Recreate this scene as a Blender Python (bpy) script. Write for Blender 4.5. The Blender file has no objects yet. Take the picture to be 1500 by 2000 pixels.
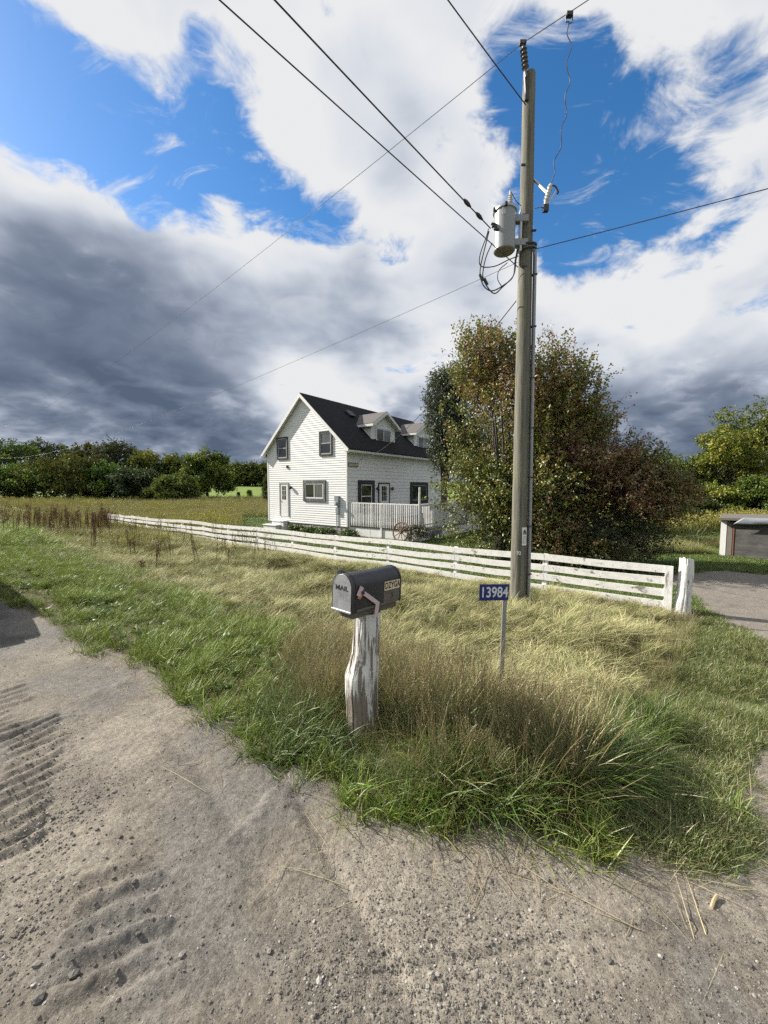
import bpy, bmesh, math, random
import numpy as np
from mathutils import Vector, Matrix, Euler

random.seed(7)
RNG = np.random.default_rng(11)
SC = bpy.context.scene
COL = SC.collection
R = math.radians

# ------------------------------------------------------------------ camera
cam_d = bpy.data.cameras.new('camera')
cam = bpy.data.objects.new('camera', cam_d); COL.objects.link(cam)
cam_d.sensor_fit = 'VERTICAL'; cam_d.sensor_height = 36.0; cam_d.lens = 13.5
cam_d.clip_start = 0.05; cam_d.clip_end = 5000
cam.location = (0, 0, 1.6); cam.rotation_euler = (R(90 - 3.8), 0, 0)
SC.camera = cam

# ------------------------------------------------------------------ light
SUN_EL = 33.0
SUN_H = Vector((-0.945, 0.327, 0)).normalized()            # horizontal direction towards the sun
sun_vec = Vector((SUN_H.x * math.cos(R(SUN_EL)), SUN_H.y * math.cos(R(SUN_EL)), math.sin(R(SUN_EL))))
sl = bpy.data.lights.new('sun', 'SUN'); sl.energy = 5.0; sl.angle = R(0.53); sl.color = (1.0, 0.93, 0.82)
so = bpy.data.objects.new('sun', sl); COL.objects.link(so)
so.rotation_euler = sun_vec.to_track_quat('Z', 'Y').to_euler()
SC.view_settings.view_transform = 'Standard'; SC.view_settings.look = 'None'
SC.view_settings.exposure = 0.95; SC.view_settings.gamma = 1.0
SC.view_settings.use_curve_mapping = False
SC.render.engine = 'CYCLES'
cy = SC.cycles
cy.use_denoising = False; cy.use_adaptive_sampling = True; cy.adaptive_threshold = .02; cy.adaptive_min_samples = 16; cy.max_bounces = 6; cy.diffuse_bounces = 3; cy.glossy_bounces = 3
cy.transmission_bounces = 4; cy.transparent_max_bounces = 6; cy.caustics_reflective = False; cy.caustics_refractive = False

# ------------------------------------------------------------------ sky
def ray(px, py):
    c, s = math.cos(R(3.8)), math.sin(R(3.8))
    x, u = (px - 750) / 750.0, (1000 - py) / 750.0
    return Vector((x, c + s * u, -s + c * u)).normalized()

class NT:
    """tiny node-tree helper"""
    def __init__(s, tree): s.t = tree
    def n(s, typ, **kw):
        nd = s.t.nodes.new(typ)
        for k, v in kw.items(): setattr(nd, k, v)
        return nd
    def put(s, sock, v):
        if v is None: return
        if hasattr(v, 'is_output'): s.t.links.new(v, sock)
        else: sock.default_value = v
    def math(s, op, a, b=None, c=None, clamp=False):
        nd = s.n('ShaderNodeMath', operation=op, use_clamp=clamp)
        for i, v in enumerate((a, b, c)): s.put(nd.inputs[i], v)
        return nd.outputs[0]
    def vec(s, op, a, b=None, out=0):
        nd = s.n('ShaderNodeVectorMath', operation=op)
        s.put(nd.inputs[0], a); s.put(nd.inputs[1], b)
        return nd.outputs[out]
    def noise(s, v, scale, detail=5, rough=.55, dist=0.0, out=0):
        nd = s.n('ShaderNodeTexNoise')
        s.put(nd.inputs['Vector'], v); nd.inputs['Scale'].default_value = scale
        nd.inputs['Detail'].default_value = detail; nd.inputs['Roughness'].default_value = rough
        nd.inputs['Distortion'].default_value = dist
        return nd.outputs[out]
    def ramp(s, fac, stops):
        nd = s.n('ShaderNodeValToRGB'); cr = nd.color_ramp
        while len(cr.elements) < len(stops): cr.elements.new(.5)
        for e, (p, c) in zip(cr.elements, stops):
            e.position = p; e.color = (*c, 1) if len(c) == 3 else c
        s.put(nd.inputs[0], fac)
        return nd.outputs[0]
    def sstep(s, v, a, b):
        nd = s.n('ShaderNodeMapRange', interpolation_type='SMOOTHSTEP')
        s.put(nd.inputs[0], v); nd.inputs[1].default_value = a; nd.inputs[2].default_value = b
        return nd.outputs[0]
    def mix(s, f, a, b, mode='MIX'):
        nd = s.n('ShaderNodeMix', data_type='RGBA', blend_type=mode)
        s.put(nd.inputs[0], f); s.put(nd.inputs[6], a); s.put(nd.inputs[7], b)
        return nd.outputs[2]

W = bpy.data.worlds.new('World'); SC.world = W; W.use_nodes = True
W.cycles.sampling_method = 'MANUAL'; W.cycles.sample_map_resolution = 256
wt = W.node_tree; wt.nodes.clear(); k = NT(wt)
sky = k.n('ShaderNodeTexSky', sky_type='NISHITA', sun_disc=False)
sky.sun_elevation = R(SUN_EL); sky.sun_rotation = math.atan2(SUN_H.x, SUN_H.y)
sky.altitude = 300; sky.air_density = 1.0; sky.dust_density = 0.4; sky.ozone_density = 2.2
hs = k.n('ShaderNodeHueSaturation'); hs.inputs['Saturation'].default_value = 1.3; hs.inputs['Value'].default_value = 1.25
wt.links.new(sky.outputs[0], hs.inputs['Color'])
bg1 = k.n('ShaderNodeBackground'); bg1.inputs[1].default_value = 0.078; wt.links.new(hs.outputs[0], bg1.inputs[0])
tc = k.n('ShaderNodeTexCoord'); d = k.vec('NORMALIZE', tc.outputs['Generated'])
sep = k.n('ShaderNodeSeparateXYZ'); wt.links.new(d, sep.inputs[0])
zz = k.math('ADD', k.math('MAXIMUM', sep.outputs[2], 0.0), 0.33)
cmb = k.n('ShaderNodeCombineXYZ')
wt.links.new(k.math('DIVIDE', sep.outputs[0], zz), cmb.inputs[0])
wt.links.new(k.math('DIVIDE', sep.outputs[1], zz), cmb.inputs[1])
wt.links.new(k.math('MULTIPLY', sep.outputs[2], .9), cmb.inputs[2])
P = cmb.outputs[0]
def rbf(blobs):
    """sum of soft round weights around directions in the sky: (px, py, radius, weight)"""
    acc = None
    for (bx, by, br, w) in blobs:
        c = ray(bx, by); th = c.angle(ray(bx + br, by)); th2 = c.angle(ray(bx, by - br))
        sg = max(.5 * (th + th2), .01) * .8; kk = 1 / (sg * sg)
        dt = k.vec('DOT_PRODUCT', d, tuple(c), out=1)
        e = k.math('EXPONENT', k.math('MULTIPLY_ADD', dt, kk, -kk))
        acc = k.math('MULTIPLY_ADD', e, w, acc if acc is not None else 0.0)
    return acc
BLUE = [(-60, 120, 130, 1), (40, 170, 95, 1), (140, 225, 85, 1), (250, 270, 80, 1), (360, 300, 75, 1), (470, 335, 75, 1), (430, 240, 45, .7),
        (560, 400, 55, .9), (640, 460, 50, .75), (770, 490, 45, .55), (690, 400, 40, .4), (385, 75, 40, .45),
        (1010, 100, 70, .75), (1010, 230, 60, .8), (1095, 190, 80, 1), (1160, 90, 60, .55), (1100, 300, 70, .85), (1040, 390, 65, 1), (1170, 430, 80, .95),
        (1250, 360, 70, .7), (1100, 490, 55, .8), (1320, 410, 60, .6), (1430, 440, 55, .4), (1240, 190, 45, .5), (860, 300, 40, .25), (1330, 610, 45, .25)]
DARK = [(40, 560, 120, .40), (190, 590, 120, .44), (330, 610, 110, .40), (470, 630, 110, .33), (30, 680, 90, .62), (190, 735, 90, .52), (330, 745, 80, .48),
        (600, 600, 110, .22), (680, 680, 90, .2), (450, 870, 100, .55), (200, 850, 120, .25), (1330, 860, 110, .55), (1190, 770, 90, .30), (1440, 780, 80, .22),
        (700, 560, 90, .2), (780, 220, 110, .10), (800, 770, 80, .15), (1000, 640, 80, .15), (40, 470, 80, .22), (230, 500, 70, .18)]
LITE = [(60, 330, 60, .35), (160, 370, 60, .35), (270, 390, 60, .35), (380, 440, 55, .3), (500, 480, 60, .25), (590, 750, 70, .85), (700, 770, 70, .65), (530, 800, 50, .5), (640, 820, 60, .4), (860, 700, 90, .35),
        (90, 780, 80, .25), (1250, 600, 100, .4), (1420, 640, 90, .45), (1150, 560, 80, .25), (850, 450, 100, .2), (650, 300, 100, .2), (1380, 150, 120, .15)]
cov_b = rbf(BLUE); drk = rbf(DARK); lit = rbf(LITE)
nL = k.noise(P, 1.15, 2, .5)
n1 = k.noise(P, 2.6, 6, .54, .25)
sh = k.n('ShaderNodeVectorMath', operation='ADD'); wt.links.new(P, sh.inputs[0]); sh.inputs[1].default_value = (SUN_H.x * .10, SUN_H.y * .10, 0.05)
n1s = k.noise(sh.outputs[0], 2.6, 3, .54, .25)
n3 = k.noise(P, 7, 7, .64, .6)
nS = k.noise(P, 1.9, 4, .5, .4)
c1 = k.math('SUBTRACT', n1, .5); c3 = k.math('SUBTRACT', n3, .5)
cS = k.math('SUBTRACT', nS, .5)
drs = k.math('DIVIDE', drk, k.math('MULTIPLY_ADD', drk, .45, 1.0))          # soft limit
soft = k.math('MULTIPLY_ADD', drs, -1.0, 1.0, clamp=True)
cov = k.math('MULTIPLY_ADD', c1, 1.7, .60)
cov = k.math('MULTIPLY_ADD', c3, 1.05, cov)
cov = k.math('MULTIPLY_ADD', k.math('SUBTRACT', nL, .5), .35, cov)
cov = k.math('MULTIPLY_ADD', cov_b, -.62, cov)
cov = k.math('MULTIPLY_ADD', k.math('MINIMUM', drk, 1.0), .30, cov)
cov = k.math('MULTIPLY_ADD', k.sstep(sep.outputs[2], .30, .12), .55, cov)
mask = k.sstep(cov, .20, .50)
stv = k.n('ShaderNodeMapping'); wt.links.new(P, stv.inputs[0]); stv.inputs['Rotation'].default_value = (0, 0, .6); stv.inputs['Scale'].default_value = (1.0, 1.9, 1)
wsp = k.noise(stv.outputs[0], 5.5, 8, .66, 1.1)
wisp = k.math('MULTIPLY', k.sstep(k.math('MULTIPLY_ADD', cov, .22, wsp), .51, .78), .85)
mask = k.math('MAXIMUM', mask, wisp)
thick = k.sstep(cov, .36, 1.05)
hor = k.sstep(sep.outputs[2], .34, .02)
rel = k.math('MULTIPLY', k.math('SUBTRACT', n1, n1s), k.math('MULTIPLY_ADD', soft, 1.2, .4))
br = k.math('MULTIPLY_ADD', thick, -.44, 1.06)
br = k.math('ADD', br, rel)
br = k.math('MULTIPLY_ADD', hor, -.10, br)
br = k.math('SUBTRACT', br, k.math('MULTIPLY', drs, k.math('MULTIPLY_ADD', cS, 1.6, .86)))
br = k.math('MULTIPLY_ADD', lit, .45, br)
br = k.math('MULTIPLY_ADD', k.math('MULTIPLY', c3, k.math('MULTIPLY_ADD', soft, .25, .44)), 1.0, br)
br = k.math('MULTIPLY_ADD', cS, .60, br)
br = k.math('MULTIPLY_ADD', c1, .35, br)
ccol = k.ramp(br, [(0.0, (.115, .155, .235)), (.28, (.23, .28, .38)), (.55, (.50, .56, .67)), (.8, (.82, .86, .93)), (1.0, (.97, .98, 1.0))])
bg2 = k.n('ShaderNodeBackground'); bg2.inputs[1].default_value = 0.44; wt.links.new(ccol, bg2.inputs[0])
mx = k.n('ShaderNodeMixShader'); wt.links.new(mask, mx.inputs[0]); wt.links.new(bg1.outputs[0], mx.inputs[1]); wt.links.new(bg2.outputs[0], mx.inputs[2])
wo = k.n('ShaderNodeOutputWorld'); wt.links.new(mx.outputs[0], wo.inputs[0])
#SKYEND

# ------------------------------------------------------------------ numeric helpers
def _h(ix, iy, seed):
    n = (ix.astype(np.int64) * 374761393 + iy.astype(np.int64) * 668265263 + seed * 1442695041) & 0x7fffffff
    n = ((n ^ (n >> 13)) * 1274126177) & 0x7fffffff
    return ((n ^ (n >> 16)) & 0xffff) / 65535.0
def vnoise(x, y, seed=0):
    x = np.asarray(x, float); y = np.asarray(y, float)
    ix, iy = np.floor(x), np.floor(y); fx, fy = x - ix, y - iy
    fx = fx * fx * (3 - 2 * fx); fy = fy * fy * (3 - 2 * fy)
    a, b = _h(ix, iy, seed), _h(ix + 1, iy, seed); c, e = _h(ix, iy + 1, seed), _h(ix + 1, iy + 1, seed)
    return (a * (1 - fx) + b * fx) * (1 - fy) + (c * (1 - fx) + e * fx) * fy
def fbm(x, y, seed=0, oct=4, gain=.5):
    v, a, t = 0, 1, 0
    for o in range(oct):
        v = v + a * vnoise(x * 2 ** o + 17.3 * o, y * 2 ** o - 9.1 * o, seed + o); t += a; a *= gain
    return v / t
def smooth(x, a, b):
    t = np.clip((np.asarray(x, float) - a) / (b - a), 0, 1); return t * t * (3 - 2 * t)

# ------------------------------------------------------------------ materials
MATS = {}
def material(name, build):
    if name in MATS: return MATS[name]
    m = bpy.data.materials.new(name); m.use_nodes = True
    t = m.node_tree; t.nodes.clear(); kk = NT(t)
    out = kk.n('ShaderNodeOutputMaterial')
    sh_ = build(kk)
    t.links.new(sh_, out.inputs[0]); MATS[name] = m
    return m
def principled(kk, col, rough=.6, metal=0.0, bump=None, bstr=.3, bdist=.01, spec=.5):
    p = kk.n('ShaderNodeBsdfPrincipled')
    kk.put(p.inputs['Base Color'], col if hasattr(col, 'is_output') else (*col, 1)); kk.put(p.inputs['Roughness'], rough)
    p.inputs['Metallic'].default_value = metal; p.inputs['Specular IOR Level'].default_value = spec
    if bump is not None:
        b = kk.n('ShaderNodeBump'); b.inputs['Strength'].default_value = bstr; b.inputs['Distance'].default_value = bdist
        kk.put(b.inputs['Height'], bump); kk.t.links.new(b.outputs[0], p.inputs['Normal'])
    return p.outputs[0]
def objco(kk, scale=(1, 1, 1)):
    tcn = kk.n('ShaderNodeTexCoord'); mp = kk.n('ShaderNodeMapping'); mp.inputs['Scale'].default_value = scale
    kk.t.links.new(tcn.outputs['Object'], mp.inputs[0]); return mp.outputs[0]
def flat(name, col, rough=.6, metal=0.0, var=.12, scale=6.0, spec=.5):
    def b(kk):
        v = objco(kk); n = kk.noise(v, scale, 5, .6)
        c = kk.mix(n, (*[x * (1 - var) for x in col], 1), (*[min(1, x * (1 + var)) for x in col], 1))
        return principled(kk, c, rough, metal, n, .15, .004, spec)
    return material(name, b)
def painted_wood(name, paint, wood, wear, grain=(1, 1, .08), scale=14., edge=.06, dirt=.12, low=0.0):
    def b(kk):
        v = objco(kk, grain); big = kk.noise(objco(kk), 2.3, 3, .5)
        n = kk.noise(v, scale, 8, .68, .4)
        wv = kk.math('ADD', n, kk.math('MULTIPLY_ADD', big, .35, -.175))
        if low:                                              # paint worn away towards the foot, where grass and snow rub it
            sz3 = kk.n('ShaderNodeSeparateXYZ'); kk.t.links.new(objco(kk), sz3.inputs[0])
            wv = kk.math('SUBTRACT', wv, kk.math('MULTIPLY', kk.sstep(sz3.outputs[2], low + .12, low - .22), .17))
        m = kk.sstep(wv, wear, wear + edge)                      # 1 = paint still on
        fine = kk.noise(v, scale * 4, 4, .6)
        wc = kk.mix(fine, (*[x * .55 for x in wood], 1), (*[x * 1.3 for x in wood], 1))
        dr = kk.noise(objco(kk), 9, 5, .65)
        pc = kk.mix(kk.sstep(dr, .42, .75), (*paint, 1), (*[x * (1 - dirt * 2.2) for x in paint], 1))
        c = kk.mix(m, wc, pc)
        hgt = kk.math('ADD', kk.math('MULTIPLY', m, .6), kk.math('MULTIPLY', fine, .5))
        return principled(kk, c, .72, 0, hgt, .55, .006)
    return material(name, b)
def leafy(name, trans=.35, gloss=.08, vary=.18, rough=.45):
    def b(kk):
        at_ = kk.n('ShaderNodeAttribute', attribute_name='Col'); oi = kk.n('ShaderNodeObjectInfo')
        h = kk.n('ShaderNodeHueSaturation'); kk.t.links.new(at_.outputs['Color'], h.inputs['Color'])
        kk.put(h.inputs['Value'], kk.math('MULTIPLY_ADD', oi.outputs['Random'], vary * 2 * .86, (1 - vary) * .86))
        kk.put(h.inputs['Hue'], kk.math('MULTIPLY_ADD', oi.outputs['Random'], .03, .485))
        df = kk.n('ShaderNodeBsdfDiffuse'); tr = kk.n('ShaderNodeBsdfTranslucent'); gl = kk.n('ShaderNodeBsdfGlossy')
        gl.inputs['Roughness'].default_value = rough; gl.inputs['Color'].default_value = (.75, .8, .75, 1)
        for q in (df, tr): kk.t.links.new(h.outputs[0], q.inputs['Color'])
        m1 = kk.n('ShaderNodeMixShader'); m1.inputs[0].default_value = trans
        kk.t.links.new(df.outputs[0], m1.inputs[1]); kk.t.links.new(tr.outputs[0], m1.inputs[2])
        m2 = kk.n('ShaderNodeMixShader'); m2.inputs[0].default_value = gloss
        kk.t.links.new(m1.outputs[0], m2.inputs[1]); kk.t.links.new(gl.outputs[0], m2.inputs[2])
        return m2.outputs[0]
    return material(name, b)

M_WHITE_SIDE = material('white_siding', lambda kk: principled(kk, kk.mix(kk.noise(objco(kk, (.3, .3, 1)), 3, 4, .6), (.64, .65, .66, 1), (.76, .76, .75, 1)), .5))
M_TRIMW = flat('white_trim', (.68, .68, .67), .45, var=.06)
M_BLACKTRIM = painted_wood('dark_trim_paint', (.022, .023, .028), (.10, .10, .10), .28)
M_GREYTRIM = painted_wood('weathered_dark_trim', (.05, .052, .058), (.16, .155, .15), .44)
M_FRAMEG = flat('grey_frame', (.34, .34, .33), .5, var=.08)
M_PANE = material('window_pane', lambda kk: principled(kk, kk.mix(kk.noise(objco(kk), .9, 2), (.008, .009, .011, 1), (.03, .034, .04, 1)), .04, spec=.7))
M_CURT = material('curtained_pane', lambda kk: principled(kk, kk.mix(kk.noise(objco(kk, (1, 1, .3)), 5, 2), (.06, .065, .07, 1), (.17, .175, .18, 1)), .06, spec=.7))
M_CONC = material('concrete', lambda kk: principled(kk, kk.ramp(kk.noise(objco(kk), 4, 8, .7), [(.3, (.25, .23, .21)), (.7, (.42, .39, .36))]), .9, 0, kk.noise(objco(kk), 20, 5), .4, .01))
def _shing(kk):
    v = objco(kk); br_ = kk.n('ShaderNodeTexBrick'); kk.t.links.new(v, br_.inputs['Vector'])
    br_.inputs['Scale'].default_value = 1.0; br_.inputs['Brick Width'].default_value = .33; br_.inputs['Row Height'].default_value = .14; br_.inputs['Mortar Size'].default_value = .006
    br_.inputs['Color1'].default_value = (.010, .010, .012, 1); br_.inputs['Color2'].default_value = (.019, .019, .022, 1); br_.inputs['Mortar'].default_value = (.005, .005, .006, 1)
    n = kk.noise(v, 60, 3)
    return principled(kk, kk.mix(.5, br_.outputs[0], kk.mix(n, (.006, .006, .007, 1), (.026, .026, .03, 1))), .9, 0, kk.math('MULTIPLY_ADD', br_.outputs['Fac'], -.6, n), .3, .006, spec=.2)
M_SHING = material('black_shingles', _shing)
M_SHING2 = material('grey_shingles', lambda kk: principled(kk, kk.mix(kk.noise(objco(kk), 45, 4), (.055, .05, .05, 1), (.14, .13, .125, 1)), .9, 0, kk.noise(objco(kk), 30, 3), .4, .008))
M_FENCE = painted_wood('fence_paint', (.70, .70, .68), (.26, .24, .21), .345, (.10, 1, 1), 11., .05, .10)
M_FPOST = painted_wood('fence_post_paint', (.78, .78, .76), (.28, .25, .22), .36, (1, 1, .12), 9., .05, .14)
M_LOGPAINT = painted_wood('peeling_log_paint', (.64, .64, .62), (.21, .18, .15), .43, (1, 1, .07), 34., .03, .12, .34)
M_GATELOG = painted_wood('gate_log_paint', (.68, .68, .66), (.27, .24, .21), .37, (1, 1, .09), 20., .04, .12)
M_DECKRAIL = painted_wood('rail_paint', (.68, .68, .67), (.32, .29, .26), .34, (1, 1, .1), 10., .06, .1)
M_DECKWOOD = flat('grey_deck_wood', (.16, .145, .13), .85, var=.3, scale=9)
def _pole(kk):
    v = objco(kk, (1, 1, .05)); n = kk.noise(v, 26, 8, .7, .3); big = kk.noise(objco(kk), 1.6, 3)
    c = kk.ramp(n, [(.25, (.036, .034, .028)), (.42, (.10, .096, .078)), (.6, (.18, .175, .14)), (.8, (.27, .262, .22))])
    c = kk.mix(kk.sstep(big, .5, .8), c, (.16, .17, .10, 1))
    return principled(kk, c, .85, 0, n, .7, .012)
M_POLE = material('treated_pole_wood', _pole)
M_STEEL = flat('galvanised_steel', (.42, .43, .44), .45, .7)
M_DARKMET = flat('dark_hardware', (.045, .045, .05), .5, .4)
M_TRANSF = flat('transformer_grey_paint', (.25, .265, .28), .38, var=.07, scale=3)
M_PORC = flat('grey_porcelain', (.52, .52, .50), .25)
M_BROWNPORC = flat('brown_polymer', (.10, .085, .075), .4)
M_WIRE = flat('wire_black', (.03, .03, .032), .6)
M_WIREG = flat('wire_aluminium', (.12, .125, .13), .5, .3)
M_CONDUIT = flat('pvc_conduit', (.30, .315, .32), .5)
M_MAILBODY = material('mailbox_dark_enamel', lambda kk: principled(kk, kk.ramp(kk.noise(objco(kk), 9, 7, .65), [(.3, (.020, .021, .026)), (.62, (.034, .036, .044)), (.75, (.07, .07, .075))]), .42, .15, kk.noise(objco(kk), 35, 4), .12, .002))
M_MAILDOOR = material('mailbox_bare_metal', lambda kk: principled(kk, kk.ramp(kk.noise(objco(kk), 14, 8, .7), [(.3, (.17, .18, .20)), (.5, (.30, .31, .33)), (.72, (.40, .41, .43))]), .42, .45, kk.noise(objco(kk), 40, 3), .1, .002))
M_FLAG = flat('faded_pink_flag', (.52, .42, .45), .5, var=.1, scale=12)
M_FLAGRED = flat('red_flag_mark', (.48, .14, .08), .5)
M_WOODG = flat('grey_board', (.12, .105, .09), .85, var=.35, scale=14)
M_CREAM = flat('cream_sticker', (.62, .54, .38), .6)
M_INK = flat('black_ink', (.012, .012, .012), .55)
M_SIGNB = flat('sign_blue', (.015, .028, .16), .35, var=.08)
M_SIGNW = flat('sign_white', (.72, .74, .76), .5, var=.03)
M_TARP = flat('grey_tarp', (.20, .22, .25), .45, var=.25, scale=4)
M_PLY = material('weathered_plywood', lambda kk: principled(kk, kk.ramp(kk.noise(objco(kk, (.35, .35, 1)), 6, 8, .7), [(.3, (.045, .043, .042)), (.55, (.095, .092, .088)), (.75, (.17, .165, .155))]), .9, 0, kk.noise(objco(kk), 25, 4), .3, .006))
M_RED = flat('dull_red_plastic', (.28, .03, .035), .5)
M_BARK = material('bark', lambda kk: principled(kk, kk.ramp(kk.noise(objco(kk, (1, 1, .3)), 18, 7, .7), [(.3, (.035, .028, .022)), (.7, (.12, .10, .085))]), .95, 0, kk.noise(objco(kk, (1, 1, .3)), 30, 5), .6, .012))
M_LEAF = leafy('leaf', .28, .07)
M_LEAFFAR = leafy('leaf_far', .28, .03, .1)
M_GRASS = leafy('grass_blade', .24, .05, .2, .45)
M_DRYG = leafy('dry_grass', .18, .04, .34, .5)

# ------------------------------------------------------------------ mesh helpers
def link(o): COL.objects.link(o); return o
def tag(o, label=None, cat=None, group=None, kind=None):
    if label: o['label'] = label
    if cat: o['category'] = cat
    if group: o['group'] = group
    if kind: o['kind'] = kind
    return o
def empty(name, loc=(0, 0, 0), rz=0.0, label=None, cat=None, group=None):
    o = bpy.data.objects.new(name, None); o.empty_display_size = .2
    o.location = loc; o.rotation_euler = (0, 0, rz); link(o)
    return tag(o, label, cat, group)
class MB:
    """collects shapes; build() links them as one mesh object"""
    def __init__(s): s.v = []; s.f = []
    def raw(s, vs, fs):
        o = len(s.v); s.v += [tuple(q) for q in vs]; s.f += [tuple(i + o for i in f) for f in fs]; return s
    def box(s, lo, hi, M=None):
        vs = [(x, y, z) for z in (lo[2], hi[2]) for y in (lo[1], hi[1]) for x in (lo[0], hi[0])]
        if M is not None: vs = [M @ Vector(q) for q in vs]
        return s.raw(vs, [(0, 2, 3, 1), (4, 5, 7, 6), (0, 1, 5, 4), (2, 6, 7, 3), (0, 4, 6, 2), (1, 3, 7, 5)])
    def cbox(s, c, size, M=None):
        return s.box([c[i] - size[i] / 2 for i in range(3)], [c[i] + size[i] / 2 for i in range(3)], M)
    def prism(s, poly, a, b, axis=0):
        """2-D polygon (list of pairs) extruded along axis from a to b"""
        def P3(q, h):
            q = list(q); q.insert(axis, h); return q
        n = len(poly); vs = [P3(q, a) for q in poly] + [P3(q, b) for q in poly]
        return s.raw(vs, [tuple(range(n))[::-1], tuple(range(n, 2 * n))] + [(i, (i + 1) % n, (i + 1) % n + n, i + n) for i in range(n)])
    def tube(s, pts, rad, seg=8, cap=True, jit=0.0, rg=None):
        pts = [Vector(q) for q in pts]; n = len(pts)
        if not hasattr(rad, '__len__'): rad = [rad] * n
        t0 = (pts[1] - pts[0]).normalized()
        u = t0.orthogonal().normalized(); vs = []
        for i in range(n):
            t = (pts[min(i + 1, n - 1)] - pts[max(i - 1, 0)]).normalized()
            u = (u - t * u.dot(t))
            u = u.normalized() if u.length > 1e-6 else t.orthogonal().normalized()
            w = t.cross(u)
            for j in range(seg):
                a = 2 * math.pi * j / seg
                r = rad[i] * (1 + (rg.uniform(-jit, jit) if jit else 0))
                vs.append(pts[i] + (u * math.cos(a) + w * math.sin(a)) * r)
        fs = [(i * seg + j, i * seg + (j + 1) % seg, (i + 1) * seg + (j + 1) % seg, (i + 1) * seg + j) for i in range(n - 1) for j in range(seg)]
        if cap: fs += [tuple(range(seg))[::-1], tuple(range((n - 1) * seg, n * seg))]
        return s.raw(vs, fs)
    def lathe(s, prof, c=(0, 0, 0), seg=20, axis=(0, 0, 1)):
        """prof: (radius, height) along axis"""
        ax = Vector(axis).normalized()
        pts = [Vector(c) + ax * h for r, h in prof]
        u = ax.orthogonal().normalized(); w = ax.cross(u); vs = []
        for (r, h), q in zip(prof, pts):
            for j in range(seg):
                a = 2 * math.pi * j / seg; vs.append(q + (u * math.cos(a) + w * math.sin(a)) * max(r, 1e-4))
        n = len(prof)
        fs = [(i * seg + j, i * seg + (j + 1) % seg, (i + 1) * seg + (j + 1) % seg, (i + 1) * seg + j) for i in range(n - 1) for j in range(seg)]
        fs += [tuple(range(seg))[::-1], tuple(range((n - 1) * seg, n * seg))]
        return s.raw(vs, fs)
    def build(s, name, mat, parent=None, smooth_=False, bevel=0.0):
        me = bpy.data.meshes.new(name); me.from_pydata([tuple(q) for q in s.v], [], s.f); me.update()
        if bevel or True:
            bm = bmesh.new(); bm.from_mesh(me); bmesh.ops.recalc_face_normals(bm, faces=bm.faces)
            if bevel: bmesh.ops.bevel(bm, geom=bm.edges[:], offset=bevel, segments=1, affect='EDGES', clamp_overlap=True)
            bm.to_mesh(me); bm.free()
        me.materials.append(mat)
        if smooth_:
            me.polygons.foreach_set('use_smooth', [True] * len(me.polygons))
            try: me.set_sharp_from_angle(angle=R(40))
            except Exception: pass
        o = bpy.data.objects.new(name, me); link(o)
        if parent is not None: o.parent = parent
        return o
def np_mesh(name, verts, faces, col=None, mat=None, smooth_=False):
    """fast mesh from arrays; faces is an (n, 3|4) array; col per vertex"""
    me = bpy.data.meshes.new(name); verts = np.asarray(verts, np.float32); faces = np.asarray(faces, np.int32)
    me.vertices.add(len(verts)); me.vertices.foreach_set('co', verts.ravel())
    m = faces.shape[1]; me.loops.add(faces.size); me.loops.foreach_set('vertex_index', faces.ravel())
    me.polygons.add(len(faces)); me.polygons.foreach_set('loop_start', np.arange(0, faces.size, m, dtype=np.int32))
    me.polygons.foreach_set('loop_total', np.full(len(faces), m, np.int32))
    if smooth_: me.polygons.foreach_set('use_smooth', np.ones(len(faces), bool))
    if col is not None:
        a = me.color_attributes.new('Col', 'FLOAT_COLOR', 'POINT')
        c = np.ones((len(verts), 4), np.float32); c[:, :3] = col; a.data.foreach_set('color', c.ravel())
    me.update(calc_edges=True); me.validate()
    if mat: me.materials.append(mat)
    return me
def text_part(name, body, size, mat, parent, M, bold=.0, extrude=.0015, sx=1.0):
    cu = bpy.data.curves.new(name, 'FONT'); cu.body = body; cu.size = size; cu.extrude = extrude; cu.offset = bold
    cu.align_x = 'CENTER'; cu.align_y = 'CENTER'
    tmp = bpy.data.objects.new('tmp', cu); link(tmp)
    dg = bpy.context.evaluated_depsgraph_get(); me = bpy.data.meshes.new_from_object(tmp.evaluated_get(dg))
    bpy.data.objects.remove(tmp)
    me.transform(Matrix.Diagonal((sx, 1, 1, 1))); me.transform(M)
    me.materials.clear(); me.materials.append(mat); me.name = name
    o = bpy.data.objects.new(name, me); link(o); o.parent = parent
    return o
def frame(o, x, z):
    """matrix whose columns are x, (z cross x), z at o: text drawn in its xy plane"""
    x = Vector(x).normalized(); z = Vector(z).normalized(); y = z.cross(x)
    return Matrix(((x.x, y.x, z.x, o[0]), (x.y, y.y, z.y, o[1]), (x.z, y.z, z.z, o[2]), (0, 0, 0, 1)))

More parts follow.
